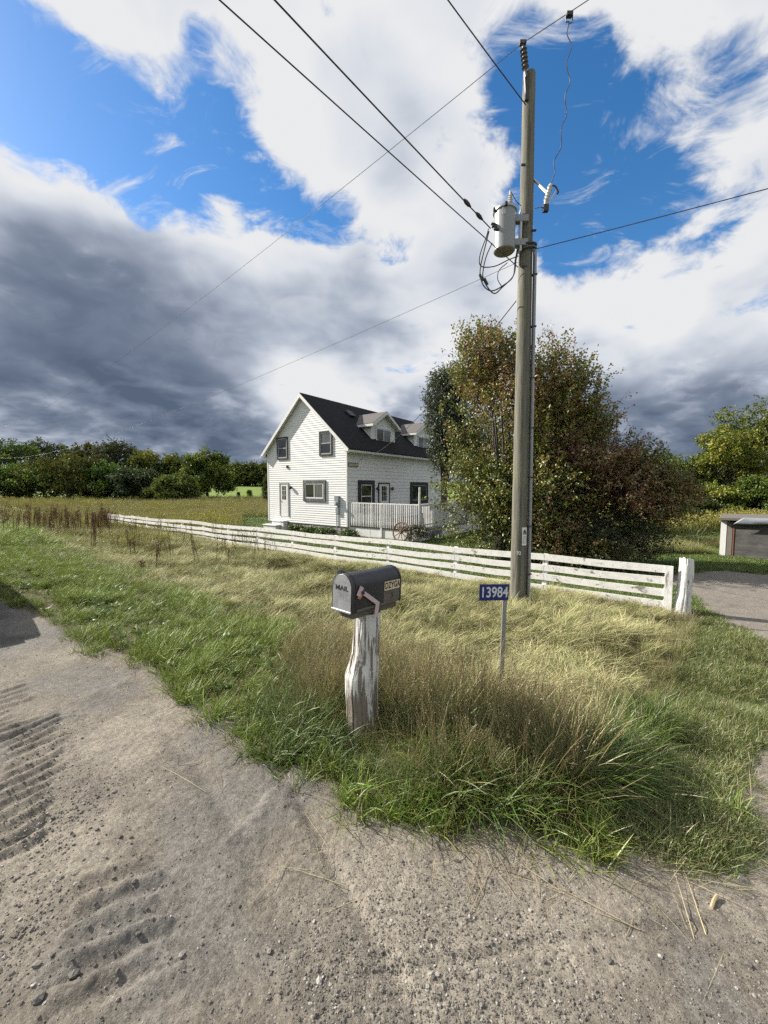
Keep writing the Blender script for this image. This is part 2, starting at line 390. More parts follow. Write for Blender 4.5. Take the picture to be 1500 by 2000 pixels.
# ------------------------------------------------------------------ terrain
SK = [-60, 0, .5, 1.2, 2, 3.2, 5.1, 7.35, 11, 20, 60, 140]
ZK = [0, 0, -.02, -.12, -.3, -.42, -.45, -.72, -.85, -.92, -1.2, -1.4]
def roads(x, y): return .62 * x + .79 * y - 1.4
def terrain(x, y):
    x = np.asarray(x, float); y = np.asarray(y, float)
    s = roads(x, y); z = np.interp(s, SK, ZK)
    tt = np.clip(-.785 * (x - 5.2) + .62 * (y - 7), 0, 40)
    z = z - .012 * tt * np.clip(s / 7, 0, 1)
    r = np.hypot(x, y)
    z = z + 6.5 * smooth(r, 130, 330) + .34 * (fbm(x * .75, y * .75, 3, 3) - .5) * smooth(s, 1.8, 3.2) * (1 - smooth(s, 6.5, 8))
    return z
def tz(x, y): return float(terrain(x, y))
GPOLY = np.array([(-60, 44), (-30, 22.2), (-14, 11.1), (-8, 7.0), (-5.35, 5.26), (-4.43, 4.72), (-3.42, 3.98), (-2.72, 3.62), (-2.17, 3.40), (-1.53, 2.80), (-.96, 2.50), (-.76, 2.17), (-.42, 1.97), (-.07, 1.78),
    (.36, 1.72), (.73, 1.66), (1.02, 1.59), (1.22, 1.55), (1.50, 1.50), (1.78, 1.68), (1.95, 1.95), (2.00, 2.12), (2.35, 2.35), (3.2, 3.0), (4.53, 4.3), (5.0, 4.95), (5.79, 6.2), (6.39, 7.59), (7.1, 8.97), (7.0, 9.6), (6.2, 10.0), (6.6, 10.5), (7.84, 10.5),
    (8.76, 10.76), (9.96, 11.13), (10.9, 10.6), (14, 10.2), (16, 8.5), (12, 5.5), (8.5, 2.5), (6.6, 0), (6.4, -1.5), (9, -4), (40, -28), (30, -40), (-10, -9), (-60, 30)])
def gravel_sd(x, y):
    """signed distance to the gravel area, positive outside"""
    x = np.asarray(x, float); y = np.asarray(y, float); sh_ = x.shape; x = x.ravel(); y = y.ravel()
    best = np.full(x.shape, 1e9); ins = np.zeros(x.shape, bool); n = len(GPOLY)
    for i in range(n):
        ax, ay = GPOLY[i]; bx, by = GPOLY[(i + 1) % n]; dx, dy = bx - ax, by - ay
        t = np.clip(((x - ax) * dx + (y - ay) * dy) / (dx * dx + dy * dy), 0, 1)
        best = np.minimum(best, (x - ax - t * dx) ** 2 + (y - ay - t * dy) ** 2)
        cr = ((ay > y) != (by > y)); ins ^= cr & (x < (bx - ax) * (y - ay) / (by - ay + 1e-12) + ax)
    return (np.sqrt(best) * np.where(ins, -1, 1)).reshape(sh_)
TX = np.array([.59, 1.12, 1.79, 2.39, 3.44, 5.49, 5.9]); TY = np.array([1.65, 1.99, 2.68, 3.33, 4.25, 6.5, 7.2])
def tall_right(y): return np.interp(y, TY, TX)
def lawn_w(x, y):
    s = roads(x, y); lim = -6.8 - .36 * (y - 16.5)
    return smooth(s, 7.3, 7.7) * smooth(x - lim, -.6, .6) * (1 - smooth(y, 34, 40))

# ground sheet, one polar grid out past the horizon
ang = np.linspace(-math.pi, math.pi, 420, endpoint=False); rr = np.concatenate([np.geomspace(.35, 60, 230), np.geomspace(63, 2500, 60)])
A_, R_ = np.meshgrid(ang, rr); gx = (R_ * np.sin(A_)).ravel(); gy = (R_ * np.cos(A_)).ravel()
sd = gravel_sd(gx, gy)
gz = terrain(gx, gy) - .05 * (1 - smooth(sd, -.25, .05)) + .02 * (fbm(gx * 3, gy * 3, 5) - .5) * smooth(sd, .0, .3)
na, nr = len(ang), len(rr); ii = np.arange(nr - 1)[:, None] * na + np.arange(na)[None, :]; jj = np.arange(nr - 1)[:, None] * na + (np.arange(na)[None, :] + 1) % na
fc = np.stack([ii, ii + na, jj + na, jj], -1).reshape(-1, 4)
gr = np.hypot(gx, gy); n1_ = fbm(gx * .5, gy * .5, 21)[:, None]; n2_ = fbm(gx * 4, gy * 4, 22)[:, None]
soil = np.array([.075, .066, .036]) * (.7 + .6 * n2_); straw = np.array([.11, .10, .045]) * (.6 + .8 * n2_); lawnc = np.array([.065, .10, .022]) * (.7 + .6 * n2_)
fieldc = np.array([.165, .185, .042]) * (.7 + .6 * n1_); hillc = np.array([.13, .19, .035]) * (.85 + .3 * n1_); grav = np.array([.16, .145, .125]) * (.8 + .4 * n2_)
s_ = roads(gx, gy)
c = soil * (1 - smooth(s_, 1.5, 2.5)[:, None]) + straw * smooth(s_, 1.5, 2.5)[:, None]
wl = lawn_w(gx, gy)[:, None]; wf = (smooth(gr, 22, 40) * (1 - lawn_w(gx, gy)))[:, None]
c = c * (1 - wf) + fieldc * wf; c = c * (1 - wl) + lawnc * wl
wm = (smooth(gx - tall_right(gy), -.1, .2) * (1 - smooth(gy, 7.5, 8.2)) * (gx > 0))[:, None]; c = c * (1 - wm) + (lawnc * .75 + soil * .3) * wm
wh = smooth(gr, 105, 130)[:, None]; c = c * (1 - wh) + hillc * wh
wg = (1 - smooth(sd, -.05, .12))[:, None]; c = c * (1 - wg) + grav * wg
def _ground(kk):
    at_ = kk.n('ShaderNodeAttribute', attribute_name='Col'); v = objco(kk); n = kk.noise(v, 22, 6, .65)
    cc = kk.mix(.55, at_.outputs['Color'], kk.mix(n, (.35, .33, .30, 1), (1.55, 1.5, 1.45, 1)), 'MULTIPLY')
    return principled(kk, cc, .95, 0, n, .8, .03, .2)
M_GROUND = material('ground_soil', _ground)
ground = link(bpy.data.objects.new('ground', np_mesh('ground', np.stack([gx, gy, gz], -1), fc, c, M_GROUND, True))); tag(ground, kind='structure')

# gravel sheet: fine polar grid with tyre prints, ruts and lumps as real relief
ang = np.linspace(R(-88), R(88), 680); rr = np.concatenate([np.geomspace(.08, .60, 40), np.geomspace(.62, 4.2, 430), np.geomspace(4.25, 22, 90)])
A_, R_ = np.meshgrid(ang, rr); qx = (R_ * np.sin(A_)); qy = (R_ * np.cos(A_))
sd = gravel_sd(qx, qy); qs = roads(qx, qy)
edge_n = .16 * (fbm(qx * 3.5, qy * 3.5, 31, 4) - .5) + .07 * (fbm(qx * 14, qy * 14, 33, 3) - .5)
z = terrain(qx, qy)
rel = .020 * (fbm(qx * 2.2, qy * 2.2, 41, 3) - .5) + .012 * (fbm(qx * 9, qy * 9, 42, 3) - .5) + .008 * (fbm(qx * 34, qy * 34, 43, 3, .6) - .5)
# tyre lug prints: u runs along the track, w across it
def lugs(cx, cy, dx, dy, half, u0, u1, pitch, depth, skew, seed):
    L_ = math.hypot(dx, dy); dx, dy = dx / L_, dy / L_
    u = (qx - cx) * dx + (qy - cy) * dy; w = -(qx - cx) * dy + (qy - cy) * dx
    wob = .07 * (fbm(qx * 6, qy * 6, seed, 3) - .5)
    ph = (u + skew * w + wob) / pitch; fr = ph - np.floor(ph)
    idn = np.floor(ph); hA = _h(idn, idn * 0 + 3, seed); hB = _h(idn, idn * 0 + 8, seed); hC = _h(idn, idn * 0 + 11, seed)
    saw = np.where(fr < .68, fr / .68, (1 - fr) / .32)
    wi = np.abs(w - (hA - .5) * half * .5 + .06 * (fbm(qx * 8, qy * 8, seed + 7, 2) - .5))
    m = smooth(u, u0, u0 + .10) * (1 - smooth(u, u1 - .10, u1)) * (1 - smooth(wi, half * (.45 + .4 * hB), half * (.62 + .45 * hB)))
    crumb = .72 + .56 * fbm(qx * 24, qy * 24, seed + 5, 4, .6)
    return depth * (.6 + .5 * hC) * (smooth(saw, .05, .95) * crumb - .30) * m
rel = rel + lugs(-1.84, 1.84, -.62, .79, .17, -.42, .95, .095, .023, .35, 51)
rel = rel + lugs(-.98, 1.28, -.62, .79, .16, -.40, .36, .105, .026, -.25, 56)
rel = rel + lugs(-1.62, 1.36, -.62, .79, .13, -.4, .2, .12, .018, .1, 57) + lugs(-2.75, 2.6, -.62, .79, .2, -.5, .6, .1, .018, .3, 58)
# long shallow ruts and faint tread lines in the lower right corner
for (cx, cy, dx, dy, hw_, dp) in [(1.2, 1.0, .55, .8, .010, .006), (1.29, 1.0, .55, .8, .010, .007), (1.42, 1.02, .55, .8, .010, .006), (-.9, 1.9, -.7, .71, .05, .018), (-.2, 1.5, -.55, .84, .035, .015), (.7, 1.25, 1, .12, .02, .008)]:
    L_ = math.hypot(dx, dy); w = -(qx - cx) * dy / L_ + (qy - cy) * dx / L_ + .04 * (fbm(qx * 3, qy * 3, 61) - .5)
    u = (qx - cx) * dx / L_ + (qy - cy) * dy / L_
    rel = rel - dp * np.exp(-(w / hw_) ** 2) * (1 - smooth(np.abs(u), .5, 1.1))
# small erosion step across the road, from the verge down towards the camera
cr = qx + .55 - .42 * (qy - 2.0) + .12 * (fbm(qy * 5, qx * 0 + 2, 63) - .5)
rel = rel + .022 * smooth(cr, -.02, .03) * (1 - smooth(cr, .03, .5)) * smooth(qy, 1.55, 1.7) * (1 - smooth(qy, 2.05, 2.3))
fadefar = 1 - smooth(R_, 5, 14)
z = z + rel * fadefar - .09 * smooth(sd + edge_n, -.02, .22) + .006
nn = len(ang); ok = (sd < .45)
i0 = (np.arange(len(rr) - 1)[:, None] * nn + np.arange(nn - 1)[None, :])
okf = ok[:-1, :-1] | ok[1:, 1:]
fcs = np.stack([i0, i0 + 1, i0 + nn + 1, i0 + nn], -1)
V = np.stack([qx.ravel(), qy.ravel(), z.ravel()], -1)
dr_w = smooth(qs, 1.0, 4.0).ravel()
t1 = fbm(qx * 1.3, qy * 1.3, 71, 4).ravel(); t2 = fbm(qx * 11, qy * 11, 72, 4, .6).ravel()
base = np.array([.152, .136, .114])[None] * (.72 + .55 * t2[:, None]); pale = np.array([.205, .184, .153])[None] * (.8 + .4 * t2[:, None]); grey = np.array([.132, .124, .113])[None] * (.75 + .5 * t2[:, None])
w1 = smooth(t1, .5, .66)[:, None]; w2 = smooth(t1, .5, .36)[:, None]
gc = base * (1 - w1) * (1 - w2) + pale * w1 + grey * w2
wd = dr_w[:, None]; gc = gc * (1 - wd) + np.array([.175, .16, .14])[None] * (.8 + .4 * t2[:, None]) * wd
damp = (smooth(t1, .30, .22) * .35)[:, None]; gc = gc * (1 - damp)
def _gravel(kk):
    at_ = kk.n('ShaderNodeAttribute', attribute_name='Col'); v = objco(kk)
    vo = kk.n('ShaderNodeTexVoronoi'); kk.t.links.new(v, vo.inputs['Vector']); vo.inputs['Scale'].default_value = 130
    vo2 = kk.n('ShaderNodeTexVoronoi'); kk.t.links.new(v, vo2.inputs['Vector']); vo2.inputs['Scale'].default_value = 52
    n = kk.noise(v, 40, 7, .7)
    bw = kk.n('ShaderNodeRGBToBW'); kk.t.links.new(vo.outputs['Color'], bw.inputs[0])
    bw2 = kk.n('ShaderNodeRGBToBW'); kk.t.links.new(vo2.outputs['Color'], bw2.inputs[0])
    sp = kk.math('MULTIPLY_ADD', kk.math('ADD', bw.outputs[0], kk.math('MULTIPLY', bw2.outputs[0], .5)), .62, .56)
    sp = kk.math('MULTIPLY', sp, kk.math('MULTIPLY_ADD', n, 1.0, .50))
    sp = kk.math('MULTIPLY', sp, kk.math('MULTIPLY_ADD', kk.noise(v, 230, 3, .6), .9, .55))
    cmb_ = kk.n('ShaderNodeCombineColor'); [kk.t.links.new(sp, cmb_.inputs[i]) for i in range(3)]
    cc = kk.mix(1.0, at_.outputs['Color'], cmb_.outputs[0], 'MULTIPLY')
    n9 = kk.noise(v, 160, 5, .7)
    hh = kk.math('ADD', kk.math('MULTIPLY', vo.outputs['Distance'], -.35), kk.math('ADD', n9, n))
    return principled(kk, cc, .95, 0, hh, .55, .006, .2)
M_GRAVEL = material('gravel', _gravel)
isdrive = ((qs > 1.35) & (qx > 1.2))[:-1, :-1]
for nm, sel in (('gravel_road', okf & ~isdrive), ('driveway', okf & isdrive)):
    F = fcs[sel]; used, inv = np.unique(F.ravel(), return_inverse=True)
    o = link(bpy.data.objects.new(nm, np_mesh(nm, V[used], inv.reshape(-1, 4), gc[used], M_GRAVEL, True))); tag(o, kind='structure')
def road_z(x, y): return float(terrain(x, y)) + .006

def pw(px, py, Y):
    r = ray(px, py); t = Y / r.y
    return Vector((r.x * t, Y, 1.6 + r.z * t))

# ------------------------------------------------------------------ house
HA = 0.937; HL = 11.6; HW = 6.66; ZB = -.53; ZT = 3.73; HAP = 3.02; SL = HAP / (HW / 2)
house = empty('farmhouse', (-1.96, 20.43, 0), HA, 'white clapboard farmhouse with black roof, two dormers and dark window trim', 'house')
HC, HS = math.cos(HA), math.sin(HA)
def hw2(x, y): return (-1.96 + HC * x - HS * y, 20.43 + HS * x + HC * y)
ZG = -1.25
mb = MB().box((.03, .03, ZG), (HL - .03, HW - .03, ZB)); mb.build('foundation', M_CONC, house)
core = MB().prism([(.0, ZB), (HW, ZB), (HW, ZT), (HW / 2, ZT + HAP), (0, ZT)], 0, HL, 0)
gwall = core.build('wall', M_TRIMW, house)
def hboard(x0, y0, x1, y1, nx, ny, z0, z1, sh0=0.0, sh1=0.0):
    """one clapboard: from (x0,y0) to (x1,y1), outward normal (nx,ny); sh = how much each end is cut in at the top"""
    dx, dy = x1 - x0, y1 - y0; L_ = math.hypot(dx, dy); dx /= L_; dy /= L_
    o0, o1, b = .022, .004, -.004; m = MB()
    def p(t, off, z): return (x0 + dx * t + nx * off, y0 + dy * t + ny * off, z)
    a0, a1 = 0, L_; t0, t1 = sh0, L_ - sh1
    vs = [p(a0, b, z0), p(a1, b, z0), p(a1, o0, z0), p(a0, o0, z0), p(t0, b, z1), p(t1, b, z1), p(t1, o1, z1), p(t0, o1, z1)]
    m.raw(vs, [(0, 1, 2, 3), (7, 6, 5, 4), (3, 2, 6, 7), (0, 4, 5, 1), (0, 3, 7, 4), (1, 5, 6, 2)])
    return m
ex = .127; z = ZB - .02
while z < ZT + HAP - .25:
    z1 = z + ex
    lo = max(0, (z - ZT) / SL) if z > ZT else 0; lo1 = max(0, (z1 - ZT) / SL)
    hboard(0, HW - lo - .01, 0, lo + .01, -1, 0, z, z1, lo1 - lo, lo1 - lo).build('siding_board', M_WHITE_SIDE, gwall)
    z = z1
n = 21; ef = (ZT - .02 - (ZB - .02)) / n
for i in range(n): hboard(0.01, 0, HL - .01, 0, 0, -1, ZB - .02 + i * ef, ZB - .02 + (i + 1) * ef).build('siding_board', M_WHITE_SIDE, gwall)
for i in range(n):
    hboard(HL, .01, HL, HW - .01, 1, 0, ZB - .02 + i * ef, ZB - .02 + (i + 1) * ef).build('siding_board', M_WHITE_SIDE, gwall)
for (x, y) in ((-.03, -.03), (-.03, HW - .07), (HL - .07, -.03), (HL - .07, HW - .07)):
    MB().box((x, y, ZB - .03), (x + .10, y + .10, ZT - .03)).build('corner_trim', M_TRIMW, house)
# roof
OG, OE, TH = .25, .34, .13
def slope_poly(y0, y1, off0, off1):
    f = lambda y: ZT + y * SL
    return [(y0, f(y0) + off0), (y1, f(y1) + off0), (y1, f(y1) + off1), (y0, f(y0) + off1)]
def mirror(p): return [(HW - y, z) for y, z in p][::-1]
roof = MB().prism(slope_poly(-OE, HW / 2, .05, .05 + TH), -OG, HL + OG, 0).prism(mirror(slope_poly(-OE, HW / 2 - .002, .05, .05 + TH)), -OG, HL + OG, 0).build('roof', M_SHING, house)
sof = slope_poly(-OE + .02, HW / 2, .02, .047)
for x0, x1 in ((-OG + .02, -.001), (HL + .001, HL + OG - .02)):
    MB().prism(sof, x0, x1, 0).build('soffit', M_TRIMW, roof); MB().prism(mirror(sof), x0, x1, 0).build('soffit', M_TRIMW, roof)
fas = slope_poly(-OE - .01, HW / 2, -.08, .14)
for x0 in (-OG - .03, HL + OG + .003):
    MB().prism(fas, x0, x0 + .027, 0).build('rake_board', M_TRIMW, roof); MB().prism(mirror(fas), x0, x0 + .027, 0).build('rake_board', M_TRIMW, roof)
zE = ZT - OE * SL
MB().box((-.32, -.32, zE + .01), (HL + .32, 0, zE + .035)).build('eave_soffit', M_TRIMW, roof)
for yy, sgn in ((-OE, -1), (HW + OE, 1)):
    y0 = yy if sgn > 0 else yy - .11
    g = MB().prism([(y0, zE + .05), (y0 + .02 * (sgn < 0), zE - .03), (y0 + .10, zE - .03), (y0 + .11, zE + .07), (y0, zE + .07)], -OG, HL + OG, 0)
    g.build('gutter', M_TRIMW, roof)
    MB().box((-.3, min(yy, yy - sgn * .025) , zE - .02), (HL + .3, max(yy, yy - sgn * .025), zE + .12)).build('eave_fascia', M_TRIMW, roof)
# roof vent near the ridge
vy = 2.35; vz = ZT + vy * SL + .17; vm = Matrix.Translation((2.9, vy, vz)) @ Matrix.Rotation(math.atan(SL), 4, 'X')
MB().box((-.22, -.22, 0), (.22, .22, .12), vm).build('roof_vent', M_DARKMET, roof)
MB().box((-.27, -.27, .12), (.27, .27, .15), vm).build('vent_cap', M_DARKMET, roof)

def on_wall(parent, org, axis):
    """matrix for things fixed on a wall: a along the wall, b up, c out"""
    return frame(org, axis, {(0, -1, 0): (-1, 0, 0), (1, 0, 0): (0, -1, 0)}[axis])
def wall_matrix(which, y_or_x, zb_):
    # columns: a, b(up), c(out)
    if which == 'gable': a, c_, o = Vector((0, -1, 0)), Vector((-1, 0, 0)), (0, y_or_x, zb_)
    else: a, c_, o = Vector((1, 0, 0)), Vector((0, -1, 0)), (y_or_x, 0 if which == 'front' else which, zb_)
    b = Vector((0, 0, 1))
    return Matrix(((a.x, b.x, c_.x, o[0]), (a.y, b.y, c_.y, o[1]), (a.z, b.z, c_.z, o[2]), (0, 0, 0, 1)))
def ring(m, M, w, h, t, c0, c1, tb=None):
    tb = t if tb is None else tb
    m.box((0, 0, c0), (w, tb, c1), M); m.box((0, h - t, c0), (w, h, c1), M); m.box((0, tb, c0), (t, h - t, c1), M); m.box((w - t, tb, c0), (w, h - t, c1), M)
    return m
def window(M, w, h, trim, tmat, fmat, kind, pmats, parent=None, c=.036, fw=.06):
    o = ring(MB(), M, w, h, trim, c - .02, c + .045).build('window', tmat, parent or house)
    M2 = M @ Matrix.Translation((trim, trim, 0)); w2, h2 = w - 2 * trim, h - 2 * trim
    f = ring(MB(), M2, w2, h2, fw, c - .02, c + .022)
    if kind == 'hung': f.box((fw, h2 * .5 - .025, c - .01), (w2 - fw, h2 * .5 + .025, c + .018), M2)
    else: f.box((w2 * .5 - .025, fw, c - .01), (w2 * .5 + .025, h2 - fw, c + .018), M2)
    f.build('frame', fmat, o)
    if kind == 'hung': ps = [(fw, fw, w2 - fw, h2 * .5 - .025), (fw, h2 * .5 + .025, w2 - fw, h2 - fw)]
    else: ps = [(fw, fw, w2 * .5 - .025, h2 - fw), (w2 * .5 + .025, fw, w2 - fw, h2 - fw)]
    for (x0, y0, x1, y1), pm in zip(ps, pmats): MB().box((x0, y0, c - .016), (x1, y1, c + .003), M2).build('pane', pm, o)
    return o
window(wall_matrix('gable', 2.00, 3.30), .98, 1.34, .075, M_BLACKTRIM, M_FRAMEG, 'hung', (M_PANE, M_CURT))
window(wall_matrix('gable', 5.67, 3.24), .99, 1.33, .075, M_BLACKTRIM, M_FRAMEG, 'hung', (M_PANE, M_PANE))
window(wall_matrix('gable', 3.36, .76), 1.81, 1.19, .16, M_GREYTRIM, M_TRIMW, 'slide', (M_PANE, M_CURT), fw=.07)
window(wall_matrix('front', .86, .15), 1.45, 1.80, .24, M_BLACKTRIM, M_TRIMW, 'hung', (M_PANE, M_PANE), fw=.055)
window(wall_matrix('front', 6.2, .45), 2.3, 1.45, .22, M_BLACKTRIM, M_FRAMEG, 'slide', (M_PANE, M_PANE), fw=.05)
def door(M, w, h, tmat, dmat):
    o = MB()
    for bx in (((0, 0, 0), (.07, h, .06)), ((w - .07, 0, 0), (w, h, .06)), ((.07, h - .07, 0), (w - .07, h, .06))): o.box(*bx, M)
    o = o.build('door', tmat, house)
    MB().box((.07, .0, .0), (w - .07, h - .07, .036), M).build('door_panel', dmat, o)
    lw, lh, lx, ly = w * .42, h * .40, w * .29, h * .50
    MB().box((lx, ly, .030), (lx + lw, ly + lh, .040), M).build('pane', M_PANE, o)
    g = MB()
    for i in (1, 2): g.box((lx + lw * i / 3 - .008, ly, .040), (lx + lw * i / 3 + .008, ly + lh, .046), M)
    for i in (1, 2): g.box((lx, ly + lh * i / 3 - .008, .040), (lx + lw, ly + lh * i / 3 + .008, .0465), M)
    g.build('glazing_bar', M_TRIMW, o)
    MB().lathe([(.008, 0), (.028, .03), (.03, .05), (.012, .065)], M @ Vector((.13, h * .46, .028)), 10, M.to_3x3() @ Vector((0, 0, 1))).build('handle', M_DARKMET, o)
    return o
door(wall_matrix('gable', 5.53, -.21), .86, 2.04, M_FRAMEG, M_TRIMW)
door(wall_matrix('front', 2.70, -.33), 1.16, 2.16, M_BLACKTRIM, M_TRIMW)
def wall_lamp(M, s=1.0):
    o = MB().lathe([(.05, 0), (.05, .02), (.02, .03), (.02, .09)], M @ Vector((0, 0, .02)), 10, M.to_3x3() @ Vector((0, 0, 1))).build('wall_lamp', M_DARKMET, house)
    MB().lathe([(.02, .09), (.075, .05), (.085, -.06), (.05, -.12), (.02, -.13)], M @ Vector((0, 0, .12)), 10, (0, 0, 1)).build('lamp_shade', M_DARKMET, o)
wall_lamp(wall_matrix('gable', 4.42, 1.55)); wall_lamp(wall_matrix('front', 2.56, 1.5)); wall_lamp(wall_matrix('front', 4.06, 1.48))
vm = wall_matrix('gable', 4.82, 2.70); MB().box((0, 0, 0), (.12, .17, .08), vm).build('dryer_vent', M_DARKMET, house)
vm = wall_matrix('front', .08, 2.66); pq = ring(MB(), vm, .80, .20, .03, .0, .052).build('name_board', M_BLACKTRIM, house)
MB().box((.03, .03, .018), (.77, .17, .038), vm).build('name_panel', M_CREAM, pq)
mk = MB(); vmr = random.Random(3); xx = .14
while xx < .66: wd_ = vmr.uniform(.02, .05); mk.box((xx, .075, .038), (xx + wd_, .125, .040), vm); xx += wd_ + .02
mk.build('faded_lettering', M_WOODG, pq)
# electric meter on the gable wall
vm = wall_matrix('gable', .80, -.5)
mt = MB().box((.02, 1.05, .02), (.30, 1.58, .17), vm).build('meter_box', M_TRANSF, house)
MB().lathe([(.085, 0), (.085, .08), (.075, .11)], vm @ Vector((.16, 1.22, .17)), 14, vm.to_3x3() @ Vector((0, 0, 1))).build('meter_glass', M_PORC, mt)
MB().box((.06, .62, .02), (.26, .98, .12), vm).build('junction_box', M_TRANSF, mt)
MB().tube([vm @ Vector((.09, .62, .06)), vm @ Vector((.09, -.1, .06)), vm @ Vector((.09, -.6, .08))], .03, 8).build('conduit', M_CONDUIT, mt)
MB().tube([vm @ Vector((.2, 1.05, .06)), vm @ Vector((.2, .98, .06))], .03, 8).build('conduit', M_CONDUIT, mt)
# dormers
def dormer(x0, x1):
    y0, ze, rise = .6, 5.36, .70; xc = (x0 + x1) / 2; pitch = rise / ((x1 - x0) / 2)
    body = MB().prism([(x0, 4.1), (x1, 4.1), (x1, ze), (xc, ze + rise), (x0, ze)], y0, 2.7, 1).build('dormer', M_TRIMW, house)
    nb = 13; bw = (x1 - x0) / nb
    for i in range(nb):
        a, b = x0 + i * bw + .006, x0 + (i + 1) * bw - .006
        top = lambda x: ze + rise * (1 - abs(x - xc) / ((x1 - x0) / 2)) - .02
        pts = [(a, 4.22), (b, 4.22), (b, top(b))] + ([(xc, top(xc))] if a < xc < b else []) + [(a, top(a))]
        MB().prism(pts, y0 - .014, y0 + .002, 1).build('siding_board', M_WHITE_SIDE, body)
    for xs in (-1, 1):
        X = x0 if xs < 0 else x1
        for i in range(9):
            ya = y0 + .06 + i * .14; zb_ = ZT + ya * SL + .12
            if zb_ > ze - .05: break
            MB().prism([(ya, zb_), (ya + .128, zb_ + .128 * SL), (ya + .128, ze), (ya, ze)], min(X, X + xs * .012), max(X, X + xs * .012), 0).build('siding_board', M_WHITE_SIDE, body)
        MB().box((X - .045 + xs * .02, y0 - .03, 4.2), (X + .045 + xs * .02, y0 + .05, ze)).build('corner_trim', M_TRIMW, body)
    MB().box((x0 - .03, y0 - .034, 4.15), (x1 + .03, y0 + .01, 4.25)).build('sill_board', M_TRIMW, body)
    oh = .28; f = lambda x, o: ze + rise - abs(x - xc) * pitch + o
    for xs in (-1, 1):
        xe = (x0 - oh) if xs < 0 else (x1 + oh)
        for nm, o0, o1, ya, yb, mt_ in (('dormer_roof', .06, .13, y0 - .32, 2.85, M_SHING2), ('soffit', .03, .057, y0 - .30, 2.0, M_TRIMW), ('rake_board', -.06, .10, y0 - .345, y0 - .322, M_TRIMW)):
            xm = xc - xs * .001 if nm == 'rake_board' else xc
            pts = [(xe, f(xe, o0)), (xm, f(xm, o0)), (xm, f(xm, o1)), (xe, f(xe, o1))]
            MB().prism(pts, ya, yb, 1).build(nm, mt_, body)
        MB().box((xe - .02, y0 - .33, f(xe, -.05)), (xe + .02, 1.6, f(xe, .085))).build('eave_fascia', M_TRIMW, body)
    window(wall_matrix(y0, xc - .78, 4.32), 1.56, .84, .05, M_TRIMW, M_TRIMW, 'slide', (M_PANE, M_CURT), body, .03, .045)
    # drop the third level: window children of a dormer stay within thing > part > sub-part
    return body
def flatten_windows(body):
    for w in [q for q in body.children if q.name.startswith('window')]:
        for q in list(w.children): q.parent = body
for xs in ((2.88, 5.2), (7.7, 10.05)): flatten_windows(dormer(*xs))

# steps at the side door
st = empty('door_steps', (*hw2(0, 5.3), tz(*hw2(-.4, 5.3))), HA, 'weathered white wooden steps below the side door', 'steps')
zg = tz(*hw2(-.4, 5.3))
for i, (xa, xb, ya, yb, zt_) in enumerate(((-.42, -.03, -.55, .62, -.46), (-.80, -.40, -.30, .95, -.70))):
    MB().box((xa, ya, zt_ - zg - .05), (xb, yb, zt_ - zg)).build('tread', M_DECKRAIL, st)
    MB().box((xa + .04, ya + .05, -.1), (xb - .02, yb - .05, zt_ - zg - .052)).build('riser', M_DECKRAIL, st)
# deck
dk = empty('deck', (*hw2(.1, 0), -1.0), HA, 'raised deck with white baluster railing in front of the farmhouse', 'deck')
DX, DY, DZ = 9.2, -4.4, .66       # size and floor height above the deck's base
MB().box((0, DY, DZ - .06), (DX, -.06, DZ)).build('floor', M_DECKWOOD, dk)
MB().box((-.02, DY - .03, DZ - .20), (.02, -.06, DZ - .062)).build('fascia', M_DECKWOOD, dk); MB().box((.021, DY - .03, DZ - .20), (DX, DY + .01, DZ - .062)).build('fascia', M_DECKWOOD, dk)
for i in range(3): MB().box((.01, DY + i * 1.46 + .01, -.3), (.04, DY + (i + 1) * 1.46 - .01, DZ - .202)).build('skirt_panel', M_TRIMW, dk)
for i in range(6): MB().box((.05 + i * 1.53, DY + .01, -.3), (.05 + (i + 1) * 1.53 - .015, DY + .04, DZ - .202)).build('skirt_panel', M_TRIMW, dk)
RT = 1.76
rails = MB().box((-.05, DY, RT - .04), (.05, -.08, RT)).build('railing', M_DECKRAIL, dk)
MB().box((-.06, DY - .05, RT - .041), (DX, DY + .05, RT + .001)).build('top_rail', M_DECKRAIL, rails)
MB().box((-.02, DY + .06, DZ + .12), (.02, -.08, DZ + .16)).build('bottom_rail', M_DECKRAIL, rails); MB().box((.06, DY - .02, DZ + .12), (DX, DY + .02, DZ + .16)).build('bottom_rail', M_DECKRAIL, rails)
bal_me = None
def baluster(x, y):
    global bal_me
    if bal_me is None:
        b0 = MB().box((-.02, -.02, DZ - .12), (.02, .02, RT - .042)).build('baluster', M_DECKRAIL, rails); bal_me = b0.data; b0.location = (x, y, 0); return
    o = bpy.data.objects.new('baluster', bal_me); link(o); o.parent = rails; o.location = (x, y, 0); o.rotation_euler = (0, random.uniform(-.01, .01), random.uniform(-.2, .2))
for i in range(37): baluster(-.043, -.16 - i * .115)
for i in range(72): baluster(.12 + i * .125, DY - .043)
for (x, y, h) in ((0, -.1, RT - .045), (0, -2.2, RT - .045), (3.2, DY, RT - .045), (6.2, DY, RT - .045), (DX - .05, DY, RT - .045)):
    MB().box((x - .045, y - .045, -.3), (x + .045, y + .045, h)).build('post', M_DECKRAIL, rails)
MB().tube([(.0, DY - .02, -.3), (.0, DY - .02, 1.0), (-.03, DY - .04, 2.56)], [.06, .055, .05], 8).build('corner_post', M_DECKRAIL, rails)

